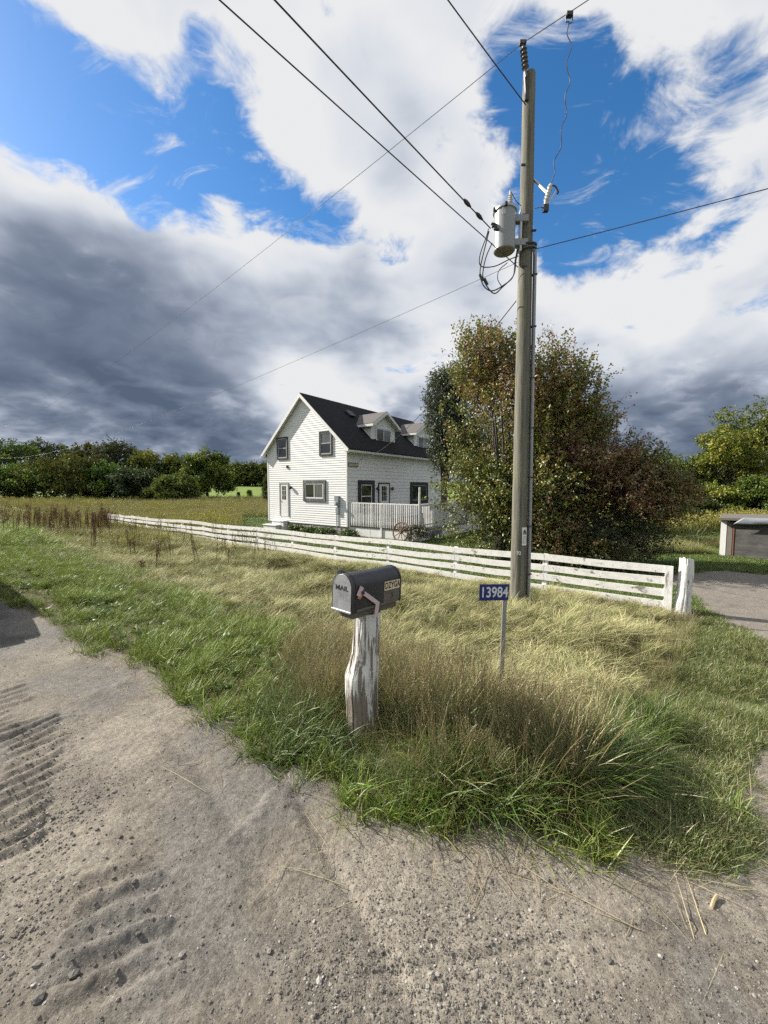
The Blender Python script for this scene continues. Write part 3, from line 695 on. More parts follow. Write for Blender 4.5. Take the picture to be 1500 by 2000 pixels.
# ------------------------------------------------------------------ rail fence
FA = Vector((5.24, 7.0)); FD = Vector((-.785, .62)).normalized(); FN = Vector((-FD.y, FD.x))    # FN towards camera?
if FN.dot(-FA) < 0: FN = -FN
fr = random.Random(5)
fence = empty('rail_fence', (FA.x, FA.y, tz(*FA)), 0, 'long white four-rail wooden fence crossing in front of the house', 'fence')
def f_loc(t, off, zabs): p = FA + FD * t + FN * off; return Vector((p.x - FA.x, p.y - FA.y, zabs - fence.location.z))
def f_base(t): return -.715 - .0118 * t
NS, SP = 14, 2.185
jit = {}
for i in range(NS + 1):
    t = i * SP; zb_ = f_base(t)
    top = zb_ + .83 + fr.uniform(-.01, .03) if i else zb_ + .84
    a = f_loc(t, -.065, 0); m = MB(); ln = fr.uniform(-.015, .015)
    M = Matrix.Translation((a.x, a.y, 0)) @ Matrix.Rotation(math.atan2(FD.y, FD.x), 4, 'Z')
    m.box((-.05, -.05, zb_ - .3 - fence.location.z), (.05, .045, top - fence.location.z), M @ Matrix.Rotation(ln, 4, 'Y'))
    m.build('post', M_FPOST, fence, bevel=.006)
    for r_ in range(4): jit[i, r_] = fr.uniform(-.026, .026) - (.02 * math.sin(i * 1.3) if i > 7 else 0)
BH = .138
for i in range(NS):
    for r_ in range(4):
        t0, t1 = i * SP + (-.03 if i == 0 else .004), (i + 1) * SP - .004
        z0 = f_base(t0) + .04 + r_ * .222 + jit[i, r_]; z1 = f_base(t1) + .04 + r_ * .222 + jit[i + 1, r_]
        mid = (z0 + z1) / 2 + fr.uniform(-.024, .006); vs = []
        # board in a slightly sagging three-station strip
        for (tt, zz_) in ((t0, z0), ((t0 + t1) / 2, mid), (t1, z1)):
            for off in (-.012, .012):
                for h in (0, BH): vs.append(f_loc(tt, off + .0, zz_ + h))
        fs = []
        for q in (0, 4): fs += [(q, q + 1, q + 5, q + 4), (q + 2, q + 6, q + 7, q + 3), (q + 1, q + 3, q + 7, q + 5), (q, q + 4, q + 6, q + 2)]
        fs += [(0, 2, 3, 1), (8, 9, 11, 10)]
        MB().raw(vs, fs).build('rail', M_FENCE, fence)
a = f_loc(-.02, .027, 0); M = Matrix.Translation((a.x, a.y, 0)) @ Matrix.Rotation(math.atan2(FD.y, FD.x), 4, 'Z')
MB().box((-.06, -.011, f_base(0) - .02 - fence.location.z), (.06, .011, f_base(0) + .86 - fence.location.z), M).build('end_batten', M_FPOST, fence)

# ------------------------------------------------------------------ logs
def log_mesh(path, rad, nh, na, rough, seed, topcut=None):
    """upright trunk section: path [(x,y,z)], rad per path point, angular fluting"""
    path = np.array(path, float); rad = np.array(rad, float); t = np.linspace(0, 1, len(path)); q = np.linspace(0, 1, nh)
    px_, py_, pz_ = (np.interp(q, t, path[:, i]) for i in range(3)); rd = np.interp(q, t, rad)
    kx = np.ones(5) / 5
    for arr in (px_, py_, rd):
        p = np.concatenate([[arr[0]] * 2, arr, [arr[-1]] * 2]); arr[:] = np.convolve(p, kx, 'valid')
    vs = []
    an = np.linspace(0, 2 * math.pi, na, endpoint=False)
    for i in range(nh):
        rr_ = rd[i] * (1 + rough * (fbm(np.cos(an) * 2.2 + 5, np.sin(an) * 2.2 + q[i] * 1.6, seed, 3) - .5) + rough * .55 * (fbm(an * 5.5, an * 0 + q[i] * 2.2, seed + 4, 2) - .5) * (np.abs(an - math.pi) < 2.9))
        for c_i in range(11):                                   # drying cracks running down the grain
            ca = c_i * .571 + .25 * _h(np.array([c_i]), np.array([seed]), 3)[0] + .10 * (fbm(np.array([q[i] * 3.0 + c_i * 7]), np.array([c_i * 3.1]), seed + 8, 2)[0] - .5)
            on_ = smooth(fbm(np.array([q[i] * 2.6 + c_i * 5]), np.array([c_i * 1.7]), seed + 12, 2)[0], .38, .5)
            da = np.abs((an - ca + math.pi) % (2 * math.pi) - math.pi); rr_ = rr_ - .011 * on_ * np.clip(1 - da / .055, 0, 1)
        zz_ = pz_[i] + (topcut(an) * smooth(q[i], .9, 1.0) if topcut is not None else 0)
        vs.append(np.stack([px_[i] + rr_ * np.cos(an), py_[i] + rr_ * np.sin(an), zz_ + 0 * an], -1))
    vs = np.concatenate(vs); m = MB()
    fs = [(i * na + j, i * na + (j + 1) % na, (i + 1) * na + (j + 1) % na, (i + 1) * na + j) for i in range(nh - 1) for j in range(na)]
    c0 = len(vs); vs = np.vstack([vs, [[px_[-1], py_[-1], pz_[-1] - .03]]])
    fs += [((nh - 1) * na + j, (nh - 1) * na + (j + 1) % na, c0) for j in range(na)]
    m.raw(vs.tolist(), fs); return m
gp = empty('gate_post', (5.50, 6.92, tz(5.5, 6.92)), 0, 'thick peeling white log post standing right of the fence end', 'post')
topc = lambda an: .03 * np.cos(an * 1 + 2.4) + .05 * (fbm(an * 3.5, an * 0, 9, 3) - .5)
log_mesh([(-.04, 0, -.15), (-.03, 0, .1), (-.005, 0, .4), (.012, 0, .75), (.008, 0, 1.02)], [.165, .130, .118, .118, .108], 70, 64, .20, 91, topc).build('log', M_GATELOG, gp, True)

# ------------------------------------------------------------------ mailbox
MX, MY = -.11, 2.42; mz = tz(MX, MY)
mail = empty('mailbox', (MX, MY, mz), 0, 'dark metal rural mailbox on a peeling white log post', 'mailbox')
PT = .822
log_mesh([(-.035, 0, -.15), (-.03, 0, .05), (-.032, 0, .18), (-.038, 0, .30), (-.034, 0, .40), (-.020, 0, .48), (-.010, 0, .56), (.0, 0, .70), (.006, 0, PT)],
         [.118, .108, .102, .104, .104, .092, .084, .083, .082], 120, 96, .17, 77).build('post', M_LOGPAINT, mail, True)
ph = R(50); AX = Vector((math.cos(ph), math.sin(ph), 0)); BL, BW, BH_, BR = .455, .168, .140, .083
tilt = Matrix.Rotation(R(2.8), 4, 'Y')
# box frame: x = along the box to the back, y = to the left (seen from the door), z = up
MM = Matrix.Translation((.012, .005, PT + .045)) @ Matrix.Rotation(ph, 4, 'Z') @ tilt @ Matrix.Translation((-BL / 2, 0, 0))
def arch(hw, hs, n=14): return [(-hw, 0), (hw, 0)] + [(hw * math.cos(a), hs + hw * math.sin(a)) for a in np.linspace(0, math.pi, n)]
def on(mb_, M): mb_.v = [tuple(M @ Vector(q)) for q in mb_.v]; return mb_
body = on(MB().prism(arch(BR, BH_, 18), .012, BL, 0), MM).build('body', M_MAILBODY, mail, True, .003)
for xs in (.014, BL - .018):
    on(MB().prism(arch(BR + .004, BH_, 18), xs, xs + .014, 0), MM).build('rim', M_MAILBODY, body, True)
on(MB().box((.03, -BR - .005, .002), (BL - .03, -BR + .001, .016)), MM).build('bottom_seam', M_WOODG, body)
dr_ = on(MB().prism(arch(BR + .006, BH_ - .002, 18), -.012, .011, 0), MM).build('door', M_MAILBODY, mail, True, .002)
on(MB().prism([(a * .93, .008 + b * .955) for a, b in arch(BR, BH_, 18)], -.016, -.0125, 0), MM).build('door_face', M_MAILDOOR, dr_, True, .001)
on(MB().box((-.022, -.083, -.004), (-.0125, .083, .009)), MM).build('door_lip', M_MAILDOOR, dr_, bevel=.002)
on(MB().lathe([(.016, -.012), (.019, 0), (.017, .012)], (-.002, .03, BH_ + BR + .004), 12, (1, 0, 0)), MM).build('latch', M_MAILBODY, dr_, True)
on(MB().box((-.012, .008, BH_ + BR - .004), (.02, .052, BH_ + BR + .010)), MM).build('latch_tab', M_MAILBODY, dr_, bevel=.002)
text_part('lettering', 'MAIL', .040, M_INK, dr_, MM @ frame((-.0165, 0, .138), (0, -1, 0), (-1, 0, 0)), .0004, .0012, 1.25)
SIDE = MM @ Matrix(((1, 0, 0, 0), (0, 0, -1, -BR), (0, 1, 0, 0), (0, 0, 0, 1)))     # a along box, b up, c out of the right side
fl = MB(); 
def bar2(m, p, q, w, c0, c1, M):
    p, q = Vector(p), Vector(q); dv = (q - p).normalized(); nv = Vector((-dv.y, dv.x)) * w / 2
    pts = [p - nv, q - nv, q + nv, p + nv]
    m.raw([M @ Vector((a.x, a.y, c)) for c in (c0, c1) for a in pts], [(3, 2, 1, 0), (4, 5, 6, 7)] + [(i, (i + 1) % 4, (i + 1) % 4 + 4, i + 4) for i in range(4)])
bar2(fl, (.072, .112), (.215, .018), .026, .012, .0155, SIDE); bar2(fl, (.203, .034), (.188, -.058), .033, .0118, .0153, SIDE)
flag = fl.build('flag', M_FLAG, mail)
em = MB(); bar2(em, (.030, .098), (.060, .150), .036, .009, .0115, SIDE); em.build('flag_plate', M_FLAG, flag)
em = MB(); bar2(em, (.024, .094), (.048, .082), .012, .0095, .0125, SIDE); bar2(em, (.050, .086), (.066, .108), .012, .0096, .0124, SIDE); em.build('red_mark', M_FLAGRED, flag)
MB().lathe([(.011, 0), (.011, .02), (.006, .024)], SIDE @ Vector((.064, .116, 0)), 10, SIDE.to_3x3() @ Vector((0, 0, 1))).build('pivot', M_DARKMET, flag)
npl = MB().box((.280, .088, .0005), (.440, .146, .0025), SIDE).build('name_plate', M_CREAM, mail)
text_part('lettering', 'DZYGA', .056, M_INK, npl, SIDE @ frame((.360, .117, .0026), (1, 0, 0), (0, 0, 1)), .0011, .0008, .80)
wp = MB().box((.273, .016, .0005), (.440, .084, .0018), SIDE).build('worn_patch', M_WOODG, mail)
text_part('worn_mark', 'S', .055, M_INK, wp, SIDE @ frame((.358, .050, .0019), (1, 0, 0), (0, 0, 1)), .0, .0008, .7)
on(MB().box((.02, -.062, -.045), (BL - .02, .062, -.001)), MM).build('mount_board', M_WOODG, mail, bevel=.003)

# ------------------------------------------------------------------ civic number sign
SX, SY = 1.105, 3.5; sz = tz(SX, SY)
sg = empty('number_sign', (SX, SY, sz), 0, 'small blue house number sign reading 13984 on a thin steel post', 'sign')
zt_ = .70 - sz; ln = Matrix.Rotation(R(1.2), 4, 'Y')
po = MB()
for b_ in (((-.019, .0, -.35), (.019, .004, zt_ - .01)), ((-.019, .0041, -.35), (-.015, .02, zt_ - .01)), ((.015, .0041, -.35), (.019, .02, zt_ - .01))): po.box(*b_, ln)
po.build('post', M_STEEL, sg)
SR = Matrix.Translation((0, 0, 0)) @ ln @ Matrix.Rotation(R(7), 4, 'Z')
pl_ = MB().box((-.253, -.006, zt_ - .152), (.029, -.003, zt_), SR).build('plate', M_SIGNB, sg)
text_part('number', '13984', .135, M_SIGNW, pl_, SR @ frame((-.110, -.0063, zt_ - .079), (1, 0, 0), (0, -1, 0)), .0022, .0006, .80)
for zz_ in (zt_ - .03, zt_ - .12): MB().lathe([(.007, 0), (.006, .003)], SR @ Vector((0, -.006, zz_)), 8, SR.to_3x3() @ Vector((0, -1, 0))).build('bolt', M_STEEL, pl_)

# ------------------------------------------------------------------ utility pole
PX, PY = 2.41, 6.78; pz = tz(PX, PY); PB = Vector((PX, PY, pz))
def pole_shaft(parent, h):
    q = np.linspace(0, 1, 40)
    m = MB().tube([(.0 - .02 * t, 0, -.3 + (h + .3) * t) for t in q], [.143 - .045 * t for t in q], 22, True, .018, random.Random(8))
    return m.build('shaft', M_POLE, parent, True)
pole = empty('utility_pole', PB, 0, 'tall weathered wooden utility pole with transformer beside the fence', 'utility pole')
pole_shaft(pole, 8.36 - pz)
def pl3(px, py, Y=PY): return pw(px, py, Y) - PB
def poly(pts, n=10):
    """smooth curve through points"""
    p = [Vector(q) for q in pts]; p = [2 * p[0] - p[1]] + p + [2 * p[-1] - p[-2]]; out = []
    for i in range(1, len(p) - 2):
        for j in range(n):
            t = j / n; a, b, c_, e = p[i - 1:i + 3]
            out.append(.5 * ((2 * b) + (c_ - a) * t + (2 * a - 5 * b + 4 * c_ - e) * t * t + (3 * b - a - 3 * c_ + e) * t ** 3))
    out.append(p[-2]); return out
# top insulator on its bracket
i0, i1 = pl3(1028, 150, PY - .16), pl3(1021, 84, PY - .18)
br_ = MB().tube([pl3(1029, 196, PY - .10), pl3(1026, 140, PY - .12)], .028, 6).box(tuple(pl3(1029, 196, PY - .1) - Vector((.035, .02, 0))), tuple(pl3(1029, 140, PY - .1) + Vector((.03, .03, .0)))).build('insulator_bracket', M_DARKMET, pole)
ax_ = (i1 - i0); L_ = ax_.length; prof = [(.018, 0), (.018, .10)]
for s_i in range(5): prof += [(.028, .12 + s_i * .062), (.055, .135 + s_i * .062), (.028, .165 + s_i * .062)]
prof += [(.02, L_ - .12), (.02, L_ - .03), (.034, L_ - .025), (.034, L_ + .02)]
ins = MB().lathe(prof, i0, 14, ax_).build('insulator', M_BROWNPORC, pole, True)
MB().cbox(i1 + Vector((0, 0, .0)), (.10, .06, .05)).build('wire_clamp', M_DARKMET, ins)
# transformer
tcn = pl3(985.5, 452, PY - .10); tr_r, tr_h = .172, .66
tb = tcn - Vector((0, 0, tr_h / 2))
can = MB().lathe([(tr_r - .012, 0), (tr_r, .012), (tr_r, tr_h - .03), (tr_r + .012, tr_h - .028), (tr_r + .012, tr_h), (tr_r - .03, tr_h + .035), (.03, tr_h + .05)], tb, 32).build('transformer', M_TRANSF, pole, True)
MB().lathe([(tr_r - .025, -.006), (tr_r - .02, .0)], tb, 32).build('tank_bottom', flat('tank_bottom_paint', (.20, .19, .15), .7), can)
MB().lathe([(tr_r + .013, tr_h - .04), (tr_r + .02, tr_h - .035), (tr_r + .02, tr_h - .012), (tr_r + .013, tr_h - .008)], tb, 32).build('lid_band', M_STEEL, can, True)
bp = tb + Vector((.07, -.02, tr_h + .03)); prof = [(.045, 0), (.045, .03)]
for s_i in range(5): prof += [(.032 - .002 * s_i, .04 + s_i * .034), (.047 - .003 * s_i, .05 + s_i * .034), (.032 - .002 * s_i, .064 + s_i * .034)]
prof += [(.016, .22), (.012, .27)]
MB().lathe(prof, bp, 14, (.02, 0, 1)).build('bushing', M_PORC, can, True)
for zz_ in (.14, .52): MB().box((tr_r - .02, -.05, zz_ - .05), (PX - PX + .40 - .02, .06, zz_ + .05), Matrix.Translation(tb)).build('hanger_bracket', M_TRANSF, can)
MB().box((.245, -.045, .0), (.275, .045, .66), Matrix.Translation(tb)).build('hanger_plate', M_STEEL, can)
for i_, (dx, dz) in enumerate(((-.02, .40), (-.0, .33), (.02, .26))):
    MB().lathe([(.022, 0), (.03, .02), (.022, .035), (.028, .06), (.012, .09)], tb + Vector((-tr_r + .005 + (.02 if i_ == 2 else 0), -.05 - .05 * i_, dz)), 10, (-1, -.35, 0)).build('low_bushing', M_DARKMET, can, True)
for a_ in (2.2, 3.4, 4.5): MB().cbox(tb + Vector((math.cos(a_) * (tr_r + .02), math.sin(a_) * (tr_r + .02), tr_h - .02)), (.04, .04, .05)).build('lid_clip', M_DARKMET, can)
MB().box((-.03, -.005, -.06), (.05, .0, .04), Matrix.Translation(tb + Vector((-.06, -tr_r * .94, tr_h - .10)))).build('rating_plate', M_STEEL, can)
# fuse cutout
arm = MB().tube([pl3(1043, 352, PY - .02), pl3(1068, 376, PY - .30)], .022, 6).build('fuse_arm', M_STEEL, pole)
c0, c1 = pl3(1075, 362, PY - .33), pl3(1064, 402, PY - .33); ax_ = c1 - c0
prof = [(.02, -.02), (.03, 0)]
for s_i in range(5): prof += [(.03, .02 + s_i * .05), (.043, .032 + s_i * .05), (.03, .048 + s_i * .05)]
prof += [(.02, .30), (.024, .34)]
cut = MB().lathe(prof, c0, 12, ax_).build('fuse_cutout', M_PORC, pole, True)
MB().tube([c0 + Vector((.085, -.03, -.10)), c1 + Vector((.045, -.02, .02))], .012, 8).build('fuse_tube', M_PORC, cut)
MB().tube(poly([c0 + Vector((.02, 0, 0)), c0 + Vector((.07, -.02, -.03)), c0 + Vector((.115, -.03, -.12)), c0 + Vector((.10, -.03, -.15))], 5), .012, 6).build('fuse_hook', M_DARKMET, cut)
MB().cbox(c1 + Vector((.015, 0, -.04)), (.08, .06, .10)).build('fuse_hinge', M_DARKMET, cut)
# leads and loops
def cable(name, pts, r, mat=M_WIRE, par=pole, n=8): return MB().tube(poly(pts, n), r, 6).build(name, mat, par, True)
Yc = PY - .32
cable('lead', [pl3(1046, 407, PY - .1), pl3(1055, 405, Yc), pl3(1066, 405, PY - .33)], .007)
cable('lead', [bp + Vector((.005, 0, .27)), pl3(1008, 392, PY - .1), pl3(1018, 402, PY - .1)], .006)
cable('service_loop', [pl3(954, 447, Yc), pl3(950, 462, Yc), pl3(937, 500, Yc), pl3(940, 520, Yc), pl3(966, 520, Yc), pl3(992, 508, PY - .2), pl3(1012, 500, PY - .12)], .0085)
cable('service_loop', [pl3(955, 452, Yc), pl3(948, 480, Yc), pl3(939, 518, Yc), pl3(938, 540, Yc), pl3(946, 560, Yc), pl3(962, 568, Yc), pl3(985, 556, Yc), pl3(1002, 540, PY - .2), pl3(1006, 510, PY - .14), pl3(1010, 488, PY - .13)], .0095)
cable('service_loop', [pl3(961, 475, Yc), pl3(950, 500, Yc), pl3(944, 525, Yc), pl3(944, 545, Yc), pl3(956, 566, Yc), pl3(967, 573, Yc), pl3(980, 562, Yc), pl3(1003, 538, PY - .2), pl3(1008, 508, PY - .14), pl3(1013, 486, PY - .13)], .0095)
cable('service_loop', [pl3(991, 513, Yc), pl3(975, 528, Yc), pl3(972, 545, Yc), pl3(980, 560, Yc)], .007)
for (ax0, ay0, ax1, ay1) in ((937, 536, 942, 549), (946, 544, 952, 556)): MB().tube([pl3(ax0, ay0, Yc), pl3(ax1, ay1, Yc)], .022, 8).build('splice', M_WIRE, pole)
loop = [Vector((math.cos(a_) * .15, math.sin(a_) * .15, pl3(1028, 482).z + .03 * math.sin(a_ + .5))) for a_ in np.linspace(math.pi * .95, 2.15 * math.pi, 14)]
MB().tube(loop, .022, 6).build('cable_wrap', M_WIRE, pole, True); MB().tube([q + Vector((0, 0, -.05)) for q in loop], .018, 6).build('cable_wrap', M_WIREG, pole, True)
# riser conduit on the right side, strap bolts
zc = pl3(1040, 492).z
MB().tube([(.128, -.05, zc), (.145, -.05, zc / 2), (.165, -.05, -.2)], .032, 10).build('riser_conduit', M_CONDUIT, pole, True)
MB().tube([(.095, -.105, zc - .1), (.10, -.112, zc / 2), (.11, -.115, .0)], .010, 6).build('ground_wire', M_DARKMET, pole)
for zz_ in np.linspace(.55, zc - .4, 7): MB().box((.09, -.09, zz_ - .010), (.164 + .038 * (1 - zz_ / zc), -.01, zz_ + .010)).build('strap', M_DARKMET, pole)
for (px_, py_) in ((1043, 450), (1022, 322), (1025, 520)): MB().cbox(pl3(px_, py_, PY - .1), (.07, .03, .025)).build('bolt', M_DARKMET, pole)
# warning plate and pole number, slightly curved round the shaft
def around(a0, a1, z0, z1, r, n=6):
    an = np.linspace(a0, a1, n); vs = []; fs = []
    for a_ in an:
        for rr_ in (r, r + .003):
            for z_ in (z0, z1): vs.append((rr_ * math.cos(a_), rr_ * math.sin(a_), z_))
    for i in range(n - 1): q = i * 4; fs += [(q, q + 1, q + 5, q + 4), (q + 2, q + 6, q + 7, q + 3), (q + 1, q + 3, q + 7, q + 5), (q, q + 4, q + 6, q + 2)]
    fs += [(0, 2, 3, 1), ((n - 1) * 4, (n - 1) * 4 + 1, (n - 1) * 4 + 3, (n - 1) * 4 + 2)]
    return MB().raw(vs, fs)
wc_ = R(-75); zw = pl3(1018, 1063).z
wpl = around(wc_ - .30, wc_ + .30, zw, zw + .315, .141).build('warning_plate', M_SIGNW, pole)
def wface(dx, dz, w, h, r=.1445): return around(wc_ + (dx - w / 2) / .144, wc_ + (dx + w / 2) / .144, zw + dz, zw + dz + h, r, 4)
wface(0, .195, .066, .017).build('warning_bar', M_INK, wpl)
tm = MB()
for i in range(9): tm = wface(0, .222 + i * .007, .060 * (1 - i / 9.5), .0065).build('warning_triangle', M_INK, wpl)
for i in range(9): wface(-.004, .030 + i * .016, .056, .0045).build('warning_text', M_FRAMEG, wpl)
text_part('pole_number', '92', .085, M_SIGNW, pole, frame((-.055, -.134, pl3(1003, 1078).z), (math.cos(.38), -math.sin(.38), 0), (-math.sin(.38), -math.cos(.38), 0)), .0015, .002, .9)

# ------------------------------------------------------------------ overhead wires
def wire(name, label, p, q, sag, r, mat=M_WIREG, n=40):
    p, q = Vector(p), Vector(q); e = empty(name, p, 0, label, 'wire')
    pts = [(p.lerp(q, t) - Vector((0, 0, 4 * sag * t * (1 - t)))) - p for t in np.linspace(0, 1, n)]
    MB().tube(pts, r * .82, 6).build('conductor', mat, e, True)
    return e
RD = Vector((-.79, .62, 0)).normalized()
top = PB + i1
farp = Vector((PX, PY, 0)) + RD * 66; fz = tz(farp.x, farp.y)
pole2 = empty('utility_pole', (farp.x, farp.y, fz), 0, 'distant second utility pole at the far left end of the lines', 'utility pole')
pole_shaft(pole2, 8.8)
ins2 = MB().tube([(-.02, 0, 8.75), (-.02, 0, 9.2)], .04, 8).build('insulator', M_BROWNPORC, pole2)
wire('power_line', 'thin top power line running from the pole insulator towards the far left', top, (farp.x, farp.y, fz + 9.2), 1.5, .007)
rt = top - RD * 40; rt0 = rt.copy()
wire('power_line', 'top power line leaving the insulator to the upper right', top, (rt.x, rt.y, top.z + .1), .5, .008)
nu = pw(1012, 512, PY - .12)
wire('power_line', 'low neutral cable sagging from the transformer loops towards the left field', nu, (farp.x, farp.y, fz + 6.4), 1.5, .0048)
nr_ = PB + Vector((.13, -.03, pl3(1043, 489).z)); rt = nr_ - RD * 40
wire('power_line', 'single cable leaving the pole below the transformer to the right', nr_, (rt.x + 2, rt.y + 2, nr_.z + .1), .8, .008, M_WIRE)
BD = Vector((-1.24, -1.0, .20))
def back(pt): return Vector(pt) + BD * 9
for nm, lb, p_, px1, r_ in (('service_wire', 'dark cable from mid pole up to the top edge, leftmost of three', pw(1012, 522, PY - .13), (440, 0), .009),
                          ('service_wire', 'thick cable with grip clamps from the transformer up to the top edge', pw(958, 446, Yc), (545, 0), .011),
                          ('service_wire', 'short cable from just below the pole top to the top edge', pw(1027, 205, PY - .12), (880, 0), .010)):
    rr_ = ray(*px1); best = min(((rr_ * t + Vector((0, 0, 1.6))) for t in np.linspace(2, 16, 300)), key=lambda q: abs((q - p_).normalized().dot(BD.normalized())) * -1)
    dv = (best - p_); wire(nm, lb, p_, p_ + dv * 3.2, .05, r_, M_WIRE)
    if r_ == .011:
        for f_ in (.085, .17):
            cc_ = p_.lerp(best, f_); 
            w_ = [o for o in bpy.data.objects if o.get('label') == lb][0]
            MB().tube([cc_ - dv.normalized() * .09 - p_, cc_ - dv.normalized() * .03 - p_, cc_ + dv.normalized() * .03 - p_, cc_ + dv.normalized() * .09 - p_], [.012, .028, .03, .014], 8).build('grip_clamp', M_DARKMET, w_, True)
hp = Vector((*hw2(.95, -.06), 3.05))
wire('service_drop', 'black service drop cable from the pole down to the house front', pw(1008, 588, PY - .1), hp, .55, .011, M_WIRE)
jt = min(((top.lerp(Vector((rt0.x, rt0.y, top.z + .1)), q) - Vector((0, 0, 4 * .5 * q * (1 - q)))) for q in np.linspace(.002, .06, 200)), key=lambda v: abs(750 + 750 * v.x / (v.y * .9978 - (v.z - 1.6) * .0663) - 1112)) - Vector((0, 0, .13))
pts = [c0 + PB, *[(c0 + PB).lerp(jt, t) + Vector((.035 * math.sin(t * 31), .02 * math.cos(t * 27), 0)) + Vector((.10 * math.sin(math.pi * t), 0, 0)) for t in np.linspace(.08, .94, 34)], jt]
jw = empty('jumper_wire', c0 + PB, 0, 'thin wavy jumper wire hanging from the top line to the fuse', 'wire')
MB().tube([q - (c0 + PB) for q in pts], .0065, 6).build('conductor', M_WIRE, jw, True)
jo = jt - (c0 + PB)
MB().cbox(jo + Vector((0, 0, .10)), (.09, .06, .05)).tube([jo + Vector((-.05, 0, .09)), jo + Vector((-.05, 0, 0)), jo], .008, 6).tube([jo + Vector((.05, 0, .09)), jo + Vector((.05, 0, 0)), jo + Vector((.0, 0, -.03))], .008, 6).build('line_clamp', M_DARKMET, jw)

# ------------------------------------------------------------------ low shed on the right
s0 = Vector((12.16, 13.75)); shz = tz(*s0)
shed = empty('low_shed', (s0.x, s0.y, shz), R(-45), 'low grey plywood shed with white corner board and tarp on its roof', 'shed')
MB().box((0, .02, -.2), (4.2, 2.6, 1.27)).build('shed_wall', M_PLY, shed)
for x0, x1 in ((.30, 1.36), (1.38, 2.56), (2.58, 4.2)): MB().box((x0, -.012, .0), (x1 - .006, .018, 1.18)).build('plywood_panel', M_PLY, shed, bevel=.004)
MB().box((-.03, -.03, -.1), (.05, 2.62, 1.27)).build('side_board', M_TRIMW, shed); MB().box((.051, -.03, -.1), (.13, .01, 1.27)).build('corner_board', M_TRIMW, shed); MB().box((.131, -.02, -.1), (.285, .019, 1.24)).build('corner_board', M_DECKWOOD, shed)
MB().box((.30, -.03, .0), (.335, -.013, 1.2)).build('batten', flat('rusty_strip', (.18, .075, .04), .8), shed)
MB().raw([(-.12, -.22, 1.30), (4.4, -.22, 1.42), (4.4, 2.8, 1.42), (-.12, 2.8, 1.30), (-.12, -.22, 1.38), (4.4, -.22, 1.50), (4.4, 2.8, 1.50), (-.12, 2.8, 1.38)], [(3, 2, 1, 0), (4, 5, 6, 7), (0, 1, 5, 4), (1, 2, 6, 5), (2, 3, 7, 6), (3, 0, 4, 7)]).build('roof', M_WOODG, shed)
tx = np.linspace(.55, 4.4, 60); tv = np.linspace(0, 1, 7); vs = []; fs = []
for j, v_ in enumerate(tv):
    for i, x_ in enumerate(tx):
        n_ = fbm(np.array([x_ * 3.]), np.array([v_ * 2.]), 88)[0]
        vs.append((x_ - .25 * v_ * (i < 3), -.235 - .05 * math.sin(v_ * 3.1) * (.3 + n_), 1.425 + .03 * x_ / 4.4 - v_ * (.17 + .10 * fbm(np.array([x_ * 1.4]), np.array([2.]), 87)[0])))
for j in range(6):
    for i in range(59): q = j * 60 + i; fs.append((q, q + 1, q + 61, q + 60))
to = MB().raw(vs, fs).build('tarp', M_TARP, shed, True); sm = to.modifiers.new('thickness', 'SOLIDIFY'); sm.thickness = .008
tub = empty('red_tub', (14.0, 16.2, tz(14.0, 16.2)), .3, 'dull red plastic tub lying in weeds left of the shed', 'tub')
MB().lathe([(.14, 0), (.16, .03), (.2, .22), (.22, .23), (.22, .25), (.19, .25), (.18, .22), (.14, .06)], (0, 0, 0), 18).build('tub_body', M_RED, tub, True)
MB().tube(poly([(-.22, 0, .24), (-.26, 0, .18), (-.2, 0, .12)], 5), .012, 6).build('handle', M_DARKMET, tub)

